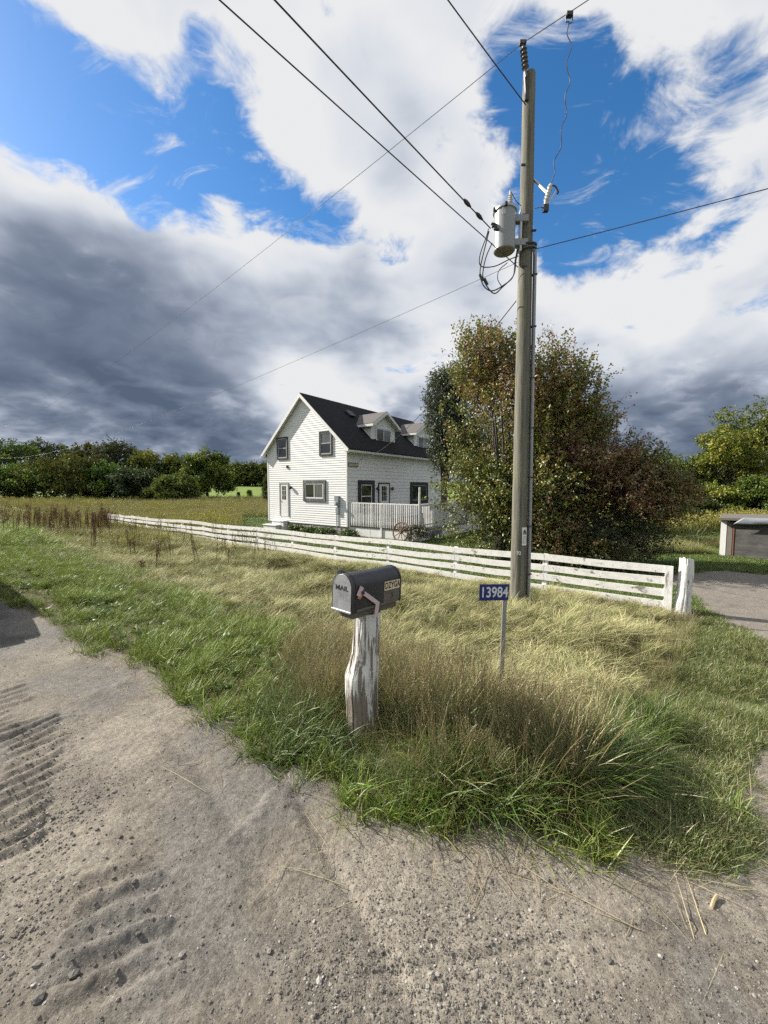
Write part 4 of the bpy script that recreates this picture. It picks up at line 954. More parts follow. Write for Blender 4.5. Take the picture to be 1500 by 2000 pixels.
# ------------------------------------------------------------------ parked car just outside the left edge, whose shadow lies on the road
car = empty('parked_car', (-6.95, 4.95, 0.0), math.atan2(-.62, .79), 'grey hatchback on the road shoulder whose shadow enters at the left', 'car')
prof = [(-2.15, .32), (-2.2, .75), (-2.1, 1.0), (-1.75, 1.40), (-1.1, 1.50), (.1, 1.49), (.95, 1.02), (1.95, .86), (2.18, .62), (2.18, .32)]
def car_ring(x0, w):
    return [(x, w * (1 - .16 * max(0, (z - .9)) / .6), z) for x, z in prof]
L1, R1 = car_ring(0, .88), car_ring(0, -.88)
npf = len(prof); MB().raw(L1 + R1, [tuple(range(npf)), tuple(range(npf, 2 * npf))[::-1]] + [(i, (i + 1) % npf, (i + 1) % npf + npf, i + npf) for i in range(npf)]).build('body', flat('car_paint', (.12, .125, .13), .25, .3), car, bevel=.03)
for sgn in (-1, 1):
    wy = lambda z: sgn * (.893 - .88 * .16 * max(0, z - .9) / .6)
    for pts in (((-1.55, 1.02), (-.55, 1.02), (-.55, 1.42), (-1.3, 1.40)), ((-.45, 1.02), (.75, 1.02), (.08, 1.42), (-.45, 1.42))):
        vs = [(x, wy(z), z) for x, z in pts] + [(x, wy(z) - sgn * .02, z) for x, z in pts]
        MB().raw(vs, [(0, 1, 2, 3), (7, 6, 5, 4)] + [(i, (i + 1) % 4, (i + 1) % 4 + 4, i + 4) for i in range(4)]).build('side_window', M_PANE, car)
    for wx in (-1.35, 1.35):
        w_ = MB().lathe([(.2, -.10), (.31, -.10), (.33, -.06), (.33, .06), (.31, .10), (.2, .10)], (wx, sgn * .80, .33), 24, (0, 1, 0)).build('wheel', flat('tyre_rubber', (.02, .02, .02), .9), car, True)
        MB().lathe([(.20, 0), (.19, .012), (.06, .02)], (wx, sgn * .80 + sgn * .10, .33), 20, (0, sgn, 0)).build('rim', M_STEEL, w_, True)
    MB().box((2.10, sgn * .62 - .16, .62), (2.19, sgn * .62 + .16, .74)).build('headlight', M_PORC, car)
    MB().box((-2.2, sgn * .66 - .12, .78), (-2.12, sgn * .66 + .12, .98)).build('tail_light', M_RED, car)

# ------------------------------------------------------------------ grass: tufts of modelled blades, scattered as stuff
def blade_set(n, spread, length, width, t0, t1, cb, ct, rg, seg=4, az=None, azs=math.pi, cvar=.22, wpow=.8, curl=0.0):
    """n blades: t0/t1 tilt from vertical at base/tip (ranges), colours base -> tip"""
    L_ = rg.uniform(*length, n); Wd = rg.uniform(*width, n); a0 = rg.uniform(*t0, n); a1 = np.maximum(a0, rg.uniform(*t1, n))
    phi = (rg.uniform(-math.pi, math.pi, n) if az is None else az + rg.normal(0, azs, n)); r_ = spread * np.sqrt(rg.uniform(0, 1, n)); th = rg.uniform(0, 2 * math.pi, n)
    pos = np.stack([r_ * np.cos(th), r_ * np.sin(th), np.full(n, -.02)], -1)
    tw = phi + math.pi / 2 + rg.normal(0, .5, n); side = np.stack([np.cos(tw), np.sin(tw), rg.normal(0, .25, n)], -1)
    cv = (1 + rg.uniform(-cvar, cvar, (n, 1)))
    cb = np.asarray(cb, float); ct = np.asarray(ct, float)
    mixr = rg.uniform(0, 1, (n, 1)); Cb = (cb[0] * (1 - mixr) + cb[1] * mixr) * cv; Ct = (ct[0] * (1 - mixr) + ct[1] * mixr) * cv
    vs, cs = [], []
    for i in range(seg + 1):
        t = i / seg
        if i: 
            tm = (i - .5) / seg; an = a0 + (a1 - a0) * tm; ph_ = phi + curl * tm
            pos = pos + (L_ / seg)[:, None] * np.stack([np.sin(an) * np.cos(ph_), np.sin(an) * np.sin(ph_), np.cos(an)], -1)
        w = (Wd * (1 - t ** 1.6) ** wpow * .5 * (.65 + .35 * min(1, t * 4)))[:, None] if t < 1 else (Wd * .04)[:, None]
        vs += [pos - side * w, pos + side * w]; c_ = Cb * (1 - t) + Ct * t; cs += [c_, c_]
    k_ = 2 * (seg + 1); V_ = np.stack(vs, 1).reshape(-1, 3); C_ = np.stack(cs, 1).reshape(-1, 3)
    V_[:, 2] = np.maximum(V_[:, 2], -.04)
    f = np.array([(2 * i, 2 * i + 1, 2 * i + 3, 2 * i + 2) for i in range(seg)])
    F_ = (np.arange(n)[:, None, None] * k_ + f[None]).reshape(-1, 4)
    return V_, F_, C_, pos
def seed_heads(tips, phi_len, rg, cols, nsp=7, size=(.012, .022)):
    n = len(tips); m = n * nsp; h = np.tile(np.linspace(0, 1, nsp), n)
    P0 = np.repeat(tips, nsp, 0) + np.stack([rg.normal(0, .006, m), rg.normal(0, .006, m), -h * phi_len], -1)
    d_ = np.stack([rg.normal(0, .6, m), rg.normal(0, .6, m), rg.uniform(.3, 1.2, m)], -1); d_ /= np.linalg.norm(d_, axis=1)[:, None]
    L_ = rg.uniform(*size, m)[:, None]; s_d = np.cross(d_, rg.normal(0, 1, (m, 3))); s_d /= np.linalg.norm(s_d, axis=1)[:, None]
    V_ = np.stack([P0, P0 + d_ * L_ * .5 + s_d * L_ * .22, P0 + d_ * L_, P0 + d_ * L_ * .5 - s_d * L_ * .22], 1).reshape(-1, 3)
    F_ = np.arange(m * 4).reshape(-1, 4)
    mixr = rg.uniform(0, 1, (m, 1)); cols = np.asarray(cols, float)
    return V_, F_, np.repeat(cols[0] * (1 - mixr) + cols[1] * mixr, 4, 0)
def join(parts):
    vs, fs, cs, o = [], [], [], 0
    for p in parts: vs.append(p[0]); fs.append(p[1] + o); cs.append(p[2]); o += len(p[0])
    return np.concatenate(vs), np.concatenate(fs), np.concatenate(cs)
def library(name, maker, n, mat, seed):
    c_ = bpy.data.collections.new(name)
    for i in range(n):
        v, f, cc = join(maker(np.random.default_rng(seed + i)))
        c_.objects.link(bpy.data.objects.new('%s_%02d' % (name, i), np_mesh(name, v, f, cc, mat, True)))
    return c_
def scatter(name, label, lib, pts, rot, scl, idx, kind='stuff'):
    me = bpy.data.meshes.new(name); me.vertices.add(len(pts)); me.vertices.foreach_set('co', np.asarray(pts, np.float32).ravel())
    a = me.attributes.new('rot', 'FLOAT_VECTOR', 'POINT'); a.data.foreach_set('vector', np.asarray(rot, np.float32).ravel())
    a = me.attributes.new('scl', 'FLOAT_VECTOR', 'POINT'); a.data.foreach_set('vector', np.asarray(scl, np.float32).ravel())
    a = me.attributes.new('idx', 'INT', 'POINT'); a.data.foreach_set('value', np.asarray(idx, np.int32))
    o = link(bpy.data.objects.new(name, me)); tag(o, label, None, None, kind)
    ng = bpy.data.node_groups.new(name, 'GeometryNodeTree')
    ng.interface.new_socket('Geometry', in_out='INPUT', socket_type='NodeSocketGeometry'); ng.interface.new_socket('Geometry', in_out='OUTPUT', socket_type='NodeSocketGeometry')
    N_ = ng.nodes; gi = N_.new('NodeGroupInput'); go = N_.new('NodeGroupOutput'); ci = N_.new('GeometryNodeCollectionInfo'); ip = N_.new('GeometryNodeInstanceOnPoints')
    ci.inputs['Collection'].default_value = lib; ci.inputs['Separate Children'].default_value = True; ci.inputs['Reset Children'].default_value = True
    def attr(nm, tp):
        q = N_.new('GeometryNodeInputNamedAttribute'); q.data_type = tp; q.inputs['Name'].default_value = nm; return q.outputs['Attribute']
    er = N_.new('FunctionNodeEulerToRotation'); ng.links.new(attr('rot', 'FLOAT_VECTOR'), er.inputs[0])
    ng.links.new(gi.outputs[0], ip.inputs['Points']); ng.links.new(ci.outputs[0], ip.inputs['Instance']); ip.inputs['Pick Instance'].default_value = True
    ng.links.new(attr('idx', 'INT'), ip.inputs['Instance Index']); ng.links.new(er.outputs[0], ip.inputs['Rotation']); ng.links.new(attr('scl', 'FLOAT_VECTOR'), ip.inputs['Scale'])
    ng.links.new(ip.outputs[0], go.inputs[0])
    md = o.modifiers.new('scatter', 'NODES'); md.node_group = ng
    return o
# --- tuft libraries
G = lambda *c_: np.array(c_)
def t_verge(rg):
    return [blade_set(26, .08, (.12, .34), (.005, .010), (.05, .8), (.7, 1.9), (G(.06, .11, .015), G(.10, .14, .02)), (G(.20, .31, .030), G(.33, .39, .065)), rg, 5)[:3],
            blade_set(4, .06, (.15, .3), (.003, .006), (.1, .7), (.6, 1.6), (G(.22, .20, .09), G(.3, .26, .13)), (G(.36, .32, .17), G(.42, .36, .2)), rg, 4)[:3]]
def t_straw(rg):      # lodged, pale, combed along +x
    return [blade_set(30, .13, (.22, .52), (.005, .010), (.45, 1.2), (1.25, 1.8), (G(.22, .21, .08), G(.34, .30, .13)), (G(.54, .49, .25), G(.76, .69, .43)), rg, 5, 0.0, .6, curl=.3)[:3],
            blade_set(16, .12, (.18, .45), (.004, .008), (.3, 1.0), (1.0, 1.7), (G(.08, .13, .025), G(.12, .15, .035)), (G(.20, .26, .055), G(.32, .32, .09)), rg, 4, 0.0, .7)[:3]]
def t_mid(rg):        # olive green, half standing
    return [blade_set(24, .10, (.25, .5), (.003, .007), (.1, .8), (.8, 1.8), (G(.08, .11, .025), G(.12, .13, .04)), (G(.19, .27, .05), G(.31, .33, .09)), rg, 5)[:3],
            blade_set(8, .10, (.3, .55), (.0025, .005), (.1, .7), (.6, 1.6), (G(.22, .18, .09), G(.3, .24, .12)), (G(.36, .29, .15), G(.46, .38, .2)), rg, 4)[:3]]
def t_tall(rg):       # standing ripe grass, some stems with seed heads
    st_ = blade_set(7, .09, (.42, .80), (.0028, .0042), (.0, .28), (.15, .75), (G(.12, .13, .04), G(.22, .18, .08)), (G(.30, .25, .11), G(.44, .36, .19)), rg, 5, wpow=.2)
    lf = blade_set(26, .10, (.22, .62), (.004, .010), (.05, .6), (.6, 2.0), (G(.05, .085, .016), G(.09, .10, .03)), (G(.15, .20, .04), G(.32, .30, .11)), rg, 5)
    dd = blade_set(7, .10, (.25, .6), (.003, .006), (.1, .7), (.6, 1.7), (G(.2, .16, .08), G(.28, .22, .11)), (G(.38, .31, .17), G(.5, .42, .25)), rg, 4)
    sh_ = seed_heads(st_[3][:5], .10, rg, (G(.15, .10, .055), G(.32, .25, .15)), 10, (.007, .015))
    return [st_[:3], lf[:3], dd[:3], sh_]
def t_tallgreen(rg):  # broad dark green leaves near the road edge
    return [blade_set(15, .08, (.28, .62), (.007, .013), (.1, .6), (.9, 2.1), (G(.035, .07, .012), G(.06, .09, .016)), (G(.09, .16, .024), G(.15, .21, .035)), rg, 6)[:3],
            blade_set(5, .07, (.2, .5), (.003, .006), (.1, .6), (.6, 1.8), (G(.18, .15, .07), G(.26, .2, .1)), (G(.3, .24, .13), G(.4, .33, .19)), rg, 5)[:3]]
def t_mown(rg):
    return [blade_set(34, .09, (.04, .11), (.0025, .005), (.1, .9), (.5, 1.6), (G(.06, .09, .02), G(.10, .11, .035)), (G(.12, .19, .035), G(.24, .25, .075)), rg, 3)[:3],
            blade_set(8, .09, (.05, .12), (.002, .004), (.5, 1.3), (1.0, 1.6), (G(.25, .21, .11), G(.3, .26, .14)), (G(.36, .30, .17), G(.4, .34, .2)), rg, 3)[:3]]
def t_lawn(rg):
    return [blade_set(60, .22, (.04, .10), (.006, .012), (.1, .9), (.5, 1.5), (G(.06, .10, .02), G(.08, .12, .025)), (G(.13, .21, .035), G(.22, .27, .06)), rg, 2)[:3]]
def t_meadow(rg):     # far rough grass, clumps half a metre wide
    st_ = blade_set(10, .25, (.5, .9), (.006, .012), (.0, .3), (.2, .7), (G(.16, .13, .05), G(.2, .16, .06)), (G(.24, .26, .07), G(.34, .34, .10)), rg, 4, wpow=.4)
    return [st_[:3], blade_set(40, .28, (.3, .65), (.009, .018), (.1, .7), (.6, 1.6), (G(.09, .11, .028), G(.13, .14, .035)), (G(.25, .31, .05), G(.38, .39, .085)), rg, 4)[:3],
            seed_heads(st_[3][:5], .2, rg, (G(.22, .17, .07), G(.34, .30, .11)), 7, (.03, .055))]
def t_golden(rg):     # goldenrod with yellow plumes
    st_ = blade_set(10, .25, (.6, 1.0), (.006, .010), (.0, .25), (.05, .35), (G(.09, .10, .03), G(.12, .12, .04)), (G(.14, .15, .04), G(.2, .19, .05)), rg, 4, wpow=.3)
    lv = blade_set(30, .28, (.2, .6), (.012, .022), (.2, .9), (.6, 1.6), (G(.07, .10, .02), G(.1, .12, .03)), (G(.15, .18, .04), G(.22, .22, .05)), rg, 3)
    return [st_[:3], lv[:3], seed_heads(st_[3] + G(0, 0, .03), .22, rg, (G(.25, .24, .04), G(.36, .33, .07)), 12, (.04, .08))]
def t_litter(rg):     # dry stems lying flat
    return [blade_set(5, .16, (.10, .40), (.0025, .005), (1.45, 1.55), (1.55, 1.62), (G(.28, .22, .13), G(.36, .3, .19)), (G(.36, .3, .18), G(.46, .39, .26)), rg, 3)[:3]]
def t_rosette(rg):    # broad-leaved weeds
    return [blade_set(11, .03, (.08, .20), (.022, .045), (.5, 1.0), (1.1, 1.8), (G(.05, .09, .018), G(.07, .11, .025)), (G(.10, .17, .03), G(.17, .22, .05)), rg, 5, wpow=.6)[:3]]
LIB = {nm: library(nm + '_tuft', fn, n_, mt_, sd_) for nm, fn, n_, mt_, sd_ in (
    ('verge', t_verge, 6, M_GRASS, 100), ('straw', t_straw, 7, M_DRYG, 200), ('mid', t_mid, 6, M_GRASS, 300), ('tall', t_tall, 7, M_GRASS, 400), ('broad', t_tallgreen, 6, M_GRASS, 500),
    ('mown', t_mown, 6, M_GRASS, 600), ('rosette', t_rosette, 5, M_GRASS, 650), ('lawn', t_lawn, 5, M_GRASS, 700), ('meadow', t_meadow, 6, M_GRASS, 800), ('golden', t_golden, 5, M_GRASS, 900), ('litter', t_litter, 6, M_DRYG, 950))}
NL = {k_: len(v_.objects) for k_, v_ in LIB.items()}
def near_pole(x, y): return ((x - PX) ** 2 + (y - PY) ** 2 < .17 ** 2) | ((x - MX + .03) ** 2 + (y - MY) ** 2 < .12 ** 2) | ((x - 5.5) ** 2 + (y - 6.92) ** 2 < .15 ** 2)
def inhouse(x, y):
    dx, dy = x + 1.96, y - 20.43; u = HC * dx + HS * dy; v = -HS * dx + HC * dy
    return ((u > -.25) & (u < HL + .2) & (v > -.1) & (v < HW + .2)) | ((u > -.0) & (u < 9.3) & (v > -4.6) & (v < .1)) | ((u > -.9) & (u < .1) & (v > 4.6) & (v < 6.4))
def sample(area, n, weight, rg):
    """rejection sampling: area = (x0,x1,y0,y1) or ('polar', a0, a1, r0, r1)"""
    if area[0] == 'polar':
        a_ = rg.uniform(area[1], area[2], n); r_ = np.exp(rg.uniform(math.log(area[3]), math.log(area[4]), n)); x, y = r_ * np.sin(a_), r_ * np.cos(a_)
    else: x, y = rg.uniform(area[0], area[1], n), rg.uniform(area[2], area[3], n)
    w = weight(x, y); keep = (rg.uniform(0, 1, n) < w) & ~near_pole(x, y) & ~inhouse(x, y); return x[keep], y[keep]
def lay(name, label, kind_, xy, scl, rg, tilt=.12, zrot=None, zs=None, sink=0.0):
    x, y = xy; n = len(x); zr = rg.uniform(0, 2 * math.pi, n) if zrot is None else zrot(x, y) + rg.normal(0, 1.1, n)
    s_ = rg.uniform(*scl, n) if not callable(scl) else scl(x, y)
    zz_ = s_ * (rg.uniform(.85, 1.15, n) if zs is None else zs(x, y))
    return scatter(name, label, LIB[kind_], np.stack([x, y, terrain(x, y) - sink], -1), np.stack([rg.normal(0, tilt, n), rg.normal(0, tilt, n), zr], -1), np.stack([s_, s_, zz_], -1), rg.integers(0, NL[kind_], n))
def Tmask(x, y): return 1 - smooth(x - tall_right(y), -.08, .06)          # left of the mown strip
def gsd(x, y): return gravel_sd(x, y) + .22 * (fbm(x * 3.1, y * 3.1, 131, 3) - .5)
def patch(x, y, f, seed, a, b): return smooth(fbm(x * f, y * f, seed, 3), a, b)
rg = np.random.default_rng(5)
def vw_verge(x, y):
    s = roads(x, y); top = 1.75 + .9 * (fbm(x * .8, y * .8, 140, 3) - .5) + .25 * smooth(-x, 4, 10)
    return smooth(gsd(x, y), -.02, .16) * (1 - smooth(s, top - .35, top + .35)) * (1 - smooth(x, -1.0, -.45)) * (.25 + .75 * patch(x, y, 2.6, 141, .38, .52))
lay('verge_grass', 'bright green long grass along the road verge on the left', 'verge', sample((-14, .2, 1.6, 14), 40000, vw_verge, rg), lambda x, y: (.24 + .62 * fbm(x * 1.1, y * 1.1, 144, 2)) * (.55 + .95 * fbm(x * 3.3, y * 3.3, 146, 2)), rg, .18)
lay('verge_grass_far', 'bright green verge grass further along the road', 'verge', sample((-45, -10, 7, 38), 26000, lambda x, y: smooth(gsd(x, y), 0, .3) * (1 - smooth(roads(x, y), 1.3, 2.2)), rg), (1.3, 2.0), rg)
lay('road_edge_tufts', 'small green tufts at the gravel edge', 'verge', sample((-3.4, 2.0, 1.3, 3.9), 5200, lambda x, y: (1 - smooth(np.abs(gsd(x, y) - .02), .02, .15)) * patch(x, y, 3.5, 143, .48, .6), rg), (.35, .75), rg, .3)
lay('broadleaf_weeds', 'low broad-leaved weeds among the verge and mown grass', 'rosette', sample((-7, 4.5, 1.4, 8), 5200, lambda x, y: smooth(gsd(x, y), -.02, .1) * (1 - smooth(roads(x, y), 1.2, 2.2)) * (1 - smooth(x, -.4, .0)) * (.06 + .3 * patch(x, y, 2.0, 186, .52, .62)), rg), (.35, .8), rg, .15, sink=-.05)
swirl = lambda x, y: -.4 + 5.0 * (fbm(x * .9, y * .9, 150, 2) - .5) + 4.0 * (fbm(x * 2.6, y * 2.6, 151, 2) - .5)
def vw_straw(x, y):
    s = roads(x, y); low = 1.4 + .7 * (fbm(x * .9, y * .9, 152, 3) - .5)
    return smooth(s, low, low + .5) * (1 - smooth(s, 7.2, 7.5)) * (1 - smooth(x - tall_right(y), -.7, -.35)) * (.10 + .62 * patch(x, y, 1.5, 153, .46, .58)) * (1 - .75 * smooth(-x, 6.5, 11))
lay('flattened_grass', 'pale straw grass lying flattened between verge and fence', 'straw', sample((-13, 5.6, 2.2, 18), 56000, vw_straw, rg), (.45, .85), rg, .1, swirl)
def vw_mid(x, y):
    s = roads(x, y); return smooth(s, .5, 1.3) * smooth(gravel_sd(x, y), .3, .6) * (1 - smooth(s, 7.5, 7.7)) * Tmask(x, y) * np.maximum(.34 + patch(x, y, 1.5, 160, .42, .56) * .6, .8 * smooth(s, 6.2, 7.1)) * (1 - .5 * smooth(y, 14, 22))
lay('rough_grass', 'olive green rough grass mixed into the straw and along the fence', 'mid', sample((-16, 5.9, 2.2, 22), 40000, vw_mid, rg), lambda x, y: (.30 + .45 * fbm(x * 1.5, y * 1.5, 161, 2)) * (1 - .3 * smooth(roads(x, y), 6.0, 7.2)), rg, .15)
def vw_tall(x, y):
    s = roads(x, y); front = smooth(gravel_sd(x, y), .14 - .06 * smooth(x, 0, .3), .30 - .10 * smooth(x, 0, .3)) * (.55 + .45 * patch(x, y, 2.4, 166, .4, .55)) * (1 - smooth(s, 1.75, 2.5)) * smooth(x, -1.05, -.55)
    rim = smooth(x - tall_right(y), -.75, -.35) * smooth(y, 2.3, 3) * .5
    bro = patch(x, y, 1.2, 165, .56, .64) * smooth(s, 1.2, 2) * .28 * smooth(y, 2.5, 3.5)
    return np.maximum(np.maximum(front, rim), bro) * Tmask(x, y) * (1 - smooth(s, 6.8, 7.4))
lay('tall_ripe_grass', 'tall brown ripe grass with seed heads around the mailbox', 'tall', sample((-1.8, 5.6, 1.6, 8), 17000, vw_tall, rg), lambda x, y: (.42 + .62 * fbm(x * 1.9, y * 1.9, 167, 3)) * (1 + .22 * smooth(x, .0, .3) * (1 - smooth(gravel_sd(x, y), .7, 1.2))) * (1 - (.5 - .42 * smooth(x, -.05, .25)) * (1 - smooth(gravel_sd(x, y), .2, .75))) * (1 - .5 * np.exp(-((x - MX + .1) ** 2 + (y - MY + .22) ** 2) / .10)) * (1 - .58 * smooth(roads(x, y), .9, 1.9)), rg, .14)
def vw_broad(x, y):
    g = gsd(x, y); return smooth(g, .0, .14) * (1 - smooth(g, .55, .95)) * smooth(x, -1.0, -.5) * (1 - smooth(x - tall_right(y), .02, .35)) * (1 - smooth(y, 2.9, 3.4))
lay('broad_green_grass', 'dark green broad-leaved grass at the foot of the tall grass', 'broad', sample((-1.3, 2.2, 1.4, 3.4), 3600, vw_broad, rg), lambda x, y: (.30 + .42 * fbm(x * 2.2, y * 2.2, 168, 2)) * (1 + .35 * smooth(x, .1, .4)) * (1 - .5 * np.exp(-((x - MX) ** 2 + (y - MY + .35) ** 2) / .12)), rg, .2)
def vw_mown(x, y): return smooth(x - tall_right(y), -.15, .15) * smooth(gsd(x, y), -.02, .10) * (1 - smooth(roads(x, y), 7.2, 8)) * (x > .2) * (.55 + .45 * patch(x, y, 2.5, 170, .35, .55))
lay('mown_grass', 'short mown grass strip beside the driveway', 'mown', sample((.4, 7, 1.3, 8.5), 42000, vw_mown, rg), lambda x, y: .7 + .7 * fbm(x * 2, y * 2, 171, 2), rg, .2)
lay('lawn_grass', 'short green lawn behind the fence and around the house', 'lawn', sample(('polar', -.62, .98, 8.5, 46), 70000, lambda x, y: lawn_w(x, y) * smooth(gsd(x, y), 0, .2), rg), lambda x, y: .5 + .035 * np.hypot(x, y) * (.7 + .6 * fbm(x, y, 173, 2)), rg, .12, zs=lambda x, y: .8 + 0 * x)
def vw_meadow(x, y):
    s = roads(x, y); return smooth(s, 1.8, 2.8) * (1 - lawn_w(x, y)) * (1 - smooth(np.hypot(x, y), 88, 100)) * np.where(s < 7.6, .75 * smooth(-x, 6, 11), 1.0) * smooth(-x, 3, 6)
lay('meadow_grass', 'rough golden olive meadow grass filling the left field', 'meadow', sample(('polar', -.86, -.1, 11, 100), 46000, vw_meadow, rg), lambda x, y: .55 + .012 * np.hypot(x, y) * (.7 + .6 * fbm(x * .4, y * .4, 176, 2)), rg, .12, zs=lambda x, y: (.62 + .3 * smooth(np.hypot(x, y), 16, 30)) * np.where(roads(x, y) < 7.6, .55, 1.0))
lay('goldenrod', 'yellow goldenrod plants spread through the left field', 'golden', sample(('polar', -.86, -.16, 15, 90), 6000, lambda x, y: vw_meadow(x, y) * patch(x, y, .12, 178, .40, .56) * (roads(x, y) > 3.2), rg), lambda x, y: (.6 + .009 * np.hypot(x, y)) * np.where(roads(x, y) < 7.6, .6, 1.0), rg, .1)
lay('goldenrod_right', 'yellow goldenrod behind the shed lawn on the right', 'golden', sample((8, 24, 20, 29), 1700, lambda x, y: patch(x, y, .3, 179, .4, .55), rg), (.9, 1.3), rg, .1)
lay('straw_litter', 'dry grass stems lying on the gravel edge', 'litter', sample((-3.2, 2.2, 1.05, 3.6), 1500, lambda x, y: smooth(gsd(x, y), -.5, -.02) * (1 - smooth(gsd(x, y), .0, .2)) * (.15 + .85 * patch(x, y, 2.0, 181, .45, .6)), rg), (.5, 1.2), rg, .02, sink=-.022)
lay('weedy_shed_edge', 'rough weeds left of the shed', 'mid', sample((9.5, 14.5, 14, 18), 3000, lambda x, y: patch(x, y, .7, 185, .4, .5), rg), (.7, 1.2), rg, .15)

# ------------------------------------------------------------------ gravel stones
def stone_mesh(seed):
    r_ = random.Random(seed); bm = bmesh.new(); bmesh.ops.create_icosphere(bm, subdivisions=1, radius=1)
    sx, sy, sz_ = r_.uniform(.8, 1.25), r_.uniform(.65, 1.0), r_.uniform(.45, .75)
    for v in bm.verts:
        f_ = 1 + r_.uniform(-.22, .16); v.co = Vector((v.co.x * sx, v.co.y * sy, v.co.z * sz_)) * f_
    me = bpy.data.meshes.new('stone'); bm.to_mesh(me); bm.free(); return me
def _stone(kk):
    oi = kk.n('ShaderNodeObjectInfo'); n = kk.noise(objco(kk), 2.5, 4, .6)
    cc = kk.ramp(oi.outputs['Random'], [(0, (.095, .088, .078)), (.3, (.15, .138, .12)), (.55, (.12, .115, .108)), (.75, (.21, .195, .17)), (.92, (.32, .30, .275)), (1.0, (.42, .40, .38))])
    return principled(kk, kk.mix(.5, cc, kk.mix(n, (.5, .5, .5, 1), (1.5, 1.5, 1.5, 1)), 'MULTIPLY'), .85, 0, n, .4, .05, .3)
M_STONE = material('stone', _stone)
c_ = bpy.data.collections.new('pebbles'); LIB['peb'] = c_; NL['peb'] = 9
for i in range(9):
    me = stone_mesh(40 + i); me.materials.append(M_STONE); c_.objects.link(bpy.data.objects.new('pebble_%02d' % i, me))
def vw_peb(x, y): return (1 - smooth(gsd(x, y), -.02, .12)) * (.12 + .88 * patch(x, y, 1.3, 190, .50, .66))
rg = np.random.default_rng(9)
x, y = sample(('polar', -.95, .95, .85, 6.5), 120000, vw_peb, rg)
ps = .0015 + .0022 * rg.exponential(.45, len(x)) + .0035 * (rg.uniform(0, 1, len(x)) < .05)
ps = ps * (.75 + .6 * patch(x, y, .9, 191, .4, .65)); ps = np.clip(ps, .0014, .014)
# nearest grid lookup for the height of the gravel sheet
def sheet_z(x, y):
    r_ = np.hypot(x, y); a_ = np.arctan2(x, y); ia = np.clip(np.round((a_ - ang[0]) / (ang[1] - ang[0])).astype(int), 0, nn - 1); ir = np.clip(np.searchsorted(rr, r_), 0, len(rr) - 1)
    return Z_SHEET[ir, ia]
Z_SHEET = V[:, 2].reshape(len(rr), nn)
scatter('loose_gravel', 'loose small grey stones scattered over the gravel road', c_, np.stack([x, y, sheet_z(x, y) + ps * .12], -1), np.stack([rg.normal(0, .3, len(x)), rg.normal(0, .3, len(x)), rg.uniform(0, 6.3, len(x))], -1), np.stack([ps, ps, ps], -1), rg.integers(0, 9, len(x)))
rs = random.Random(21)
for i, (px_, py_, r_, lb) in enumerate(((150, 1805, .030, 'dark angular stone on the gravel left of the lower tyre print'), (145, 1905, .026, 'pale grey pebble below the lower tyre print'), (72, 1888, .020, 'small dark stone near the lower left corner'), (75, 1955, .030, 'dark stone at the lower left corner of the road'),
     (270, 1830, .018, 'small dark stone above the lower tyre print'), (355, 1868, .018, 'pale pebble right of the lower tyre print'), (255, 1640, .017, 'small white pebble right of the upper tyre print'), (1155, 1857, .017, 'larger white stone in the cluster on the right gravel'), (1190, 1882, .018, 'rounded white stone below the right cluster'), (1290, 1870, .016, 'white stone right of the cluster, alone'),
     (1065, 1718, .022, 'grey broken stone just below the tall grass'), (893, 1682, .018, 'brown stone left below the tall grass'), (1460, 1880, .018, 'pale stone near the right tyre lines'), (855, 1910, .014, 'round dark pebble at the bottom middle'))):
    # put it where the pixel's line of sight meets the road plane
    v_ = ray(px_, py_); t_ = -1.6 / v_.z; X_, Y_ = v_.x * t_, v_.y * t_
    me = stone_mesh(300 + i); me.materials.append(M_STONE); o = bpy.data.objects.new('stone', me); link(o)
    zz_ = float(sheet_z(np.array([X_]), np.array([Y_]))[0]); o.location = (X_, Y_, zz_ + r_ * .15); o.scale = (r_ * .72,) * 3; o.rotation_euler = (rs.uniform(-.3, .3), rs.uniform(-.3, .3), rs.uniform(0, 6))
    tag(o, lb, 'stone', 'stones on the gravel road')
v_ = ray(1395, 1758); t_ = -1.6 / v_.z; X_, Y_ = v_.x * t_, v_.y * t_
stick = MB().tube([(-.03, -.022, 0), (0, .002, .003), (.032, .024, .0)], [.006, .0065, .006], 7).build('stick', flat('peeled_stick', (.42, .33, .2), .8), None, True)
stick.location = (X_, Y_, float(sheet_z(np.array([X_]), np.array([Y_]))[0]) + .006); tag(stick, 'short pale broken stick on the gravel at lower right', 'stick')

# ------------------------------------------------------------------ trees
def unit(v): return v / np.maximum(np.linalg.norm(v, axis=-1, keepdims=True), 1e-9)
def n3(p, f, seed): return (vnoise(p[:, 0] * f + p[:, 2] * f * .7, p[:, 1] * f - p[:, 2] * f * .4, seed) + vnoise(p[:, 2] * f + 31, p[:, 0] * f * .8 + p[:, 1] * f * .5, seed + 5)) / 2
def leaf_mesh(P0, D, Nn, L_, Wd, C_, fold=.25):
    """leaf = two triangles pairs folded along the midrib (diamond of 4 points, as two triangles)"""
    S = unit(np.cross(D, Nn)); Nn = unit(np.cross(S, D)); L_ = L_[:, None]; Wd = Wd[:, None]
    m = P0 + D * L_ * .45; up = Nn * Wd * fold
    V_ = np.stack([P0, m + S * Wd * .5 + up, P0 + D * L_ - up * .6, m - S * Wd * .5 + up], 1).reshape(-1, 3)
    n = len(P0); b = np.arange(n)[:, None] * 4
    F_ = np.concatenate([b + np.array([[0, 1, 2]]), b + np.array([[0, 2, 3]])], 0)
    return V_, F_, np.repeat(C_, 4, 0)
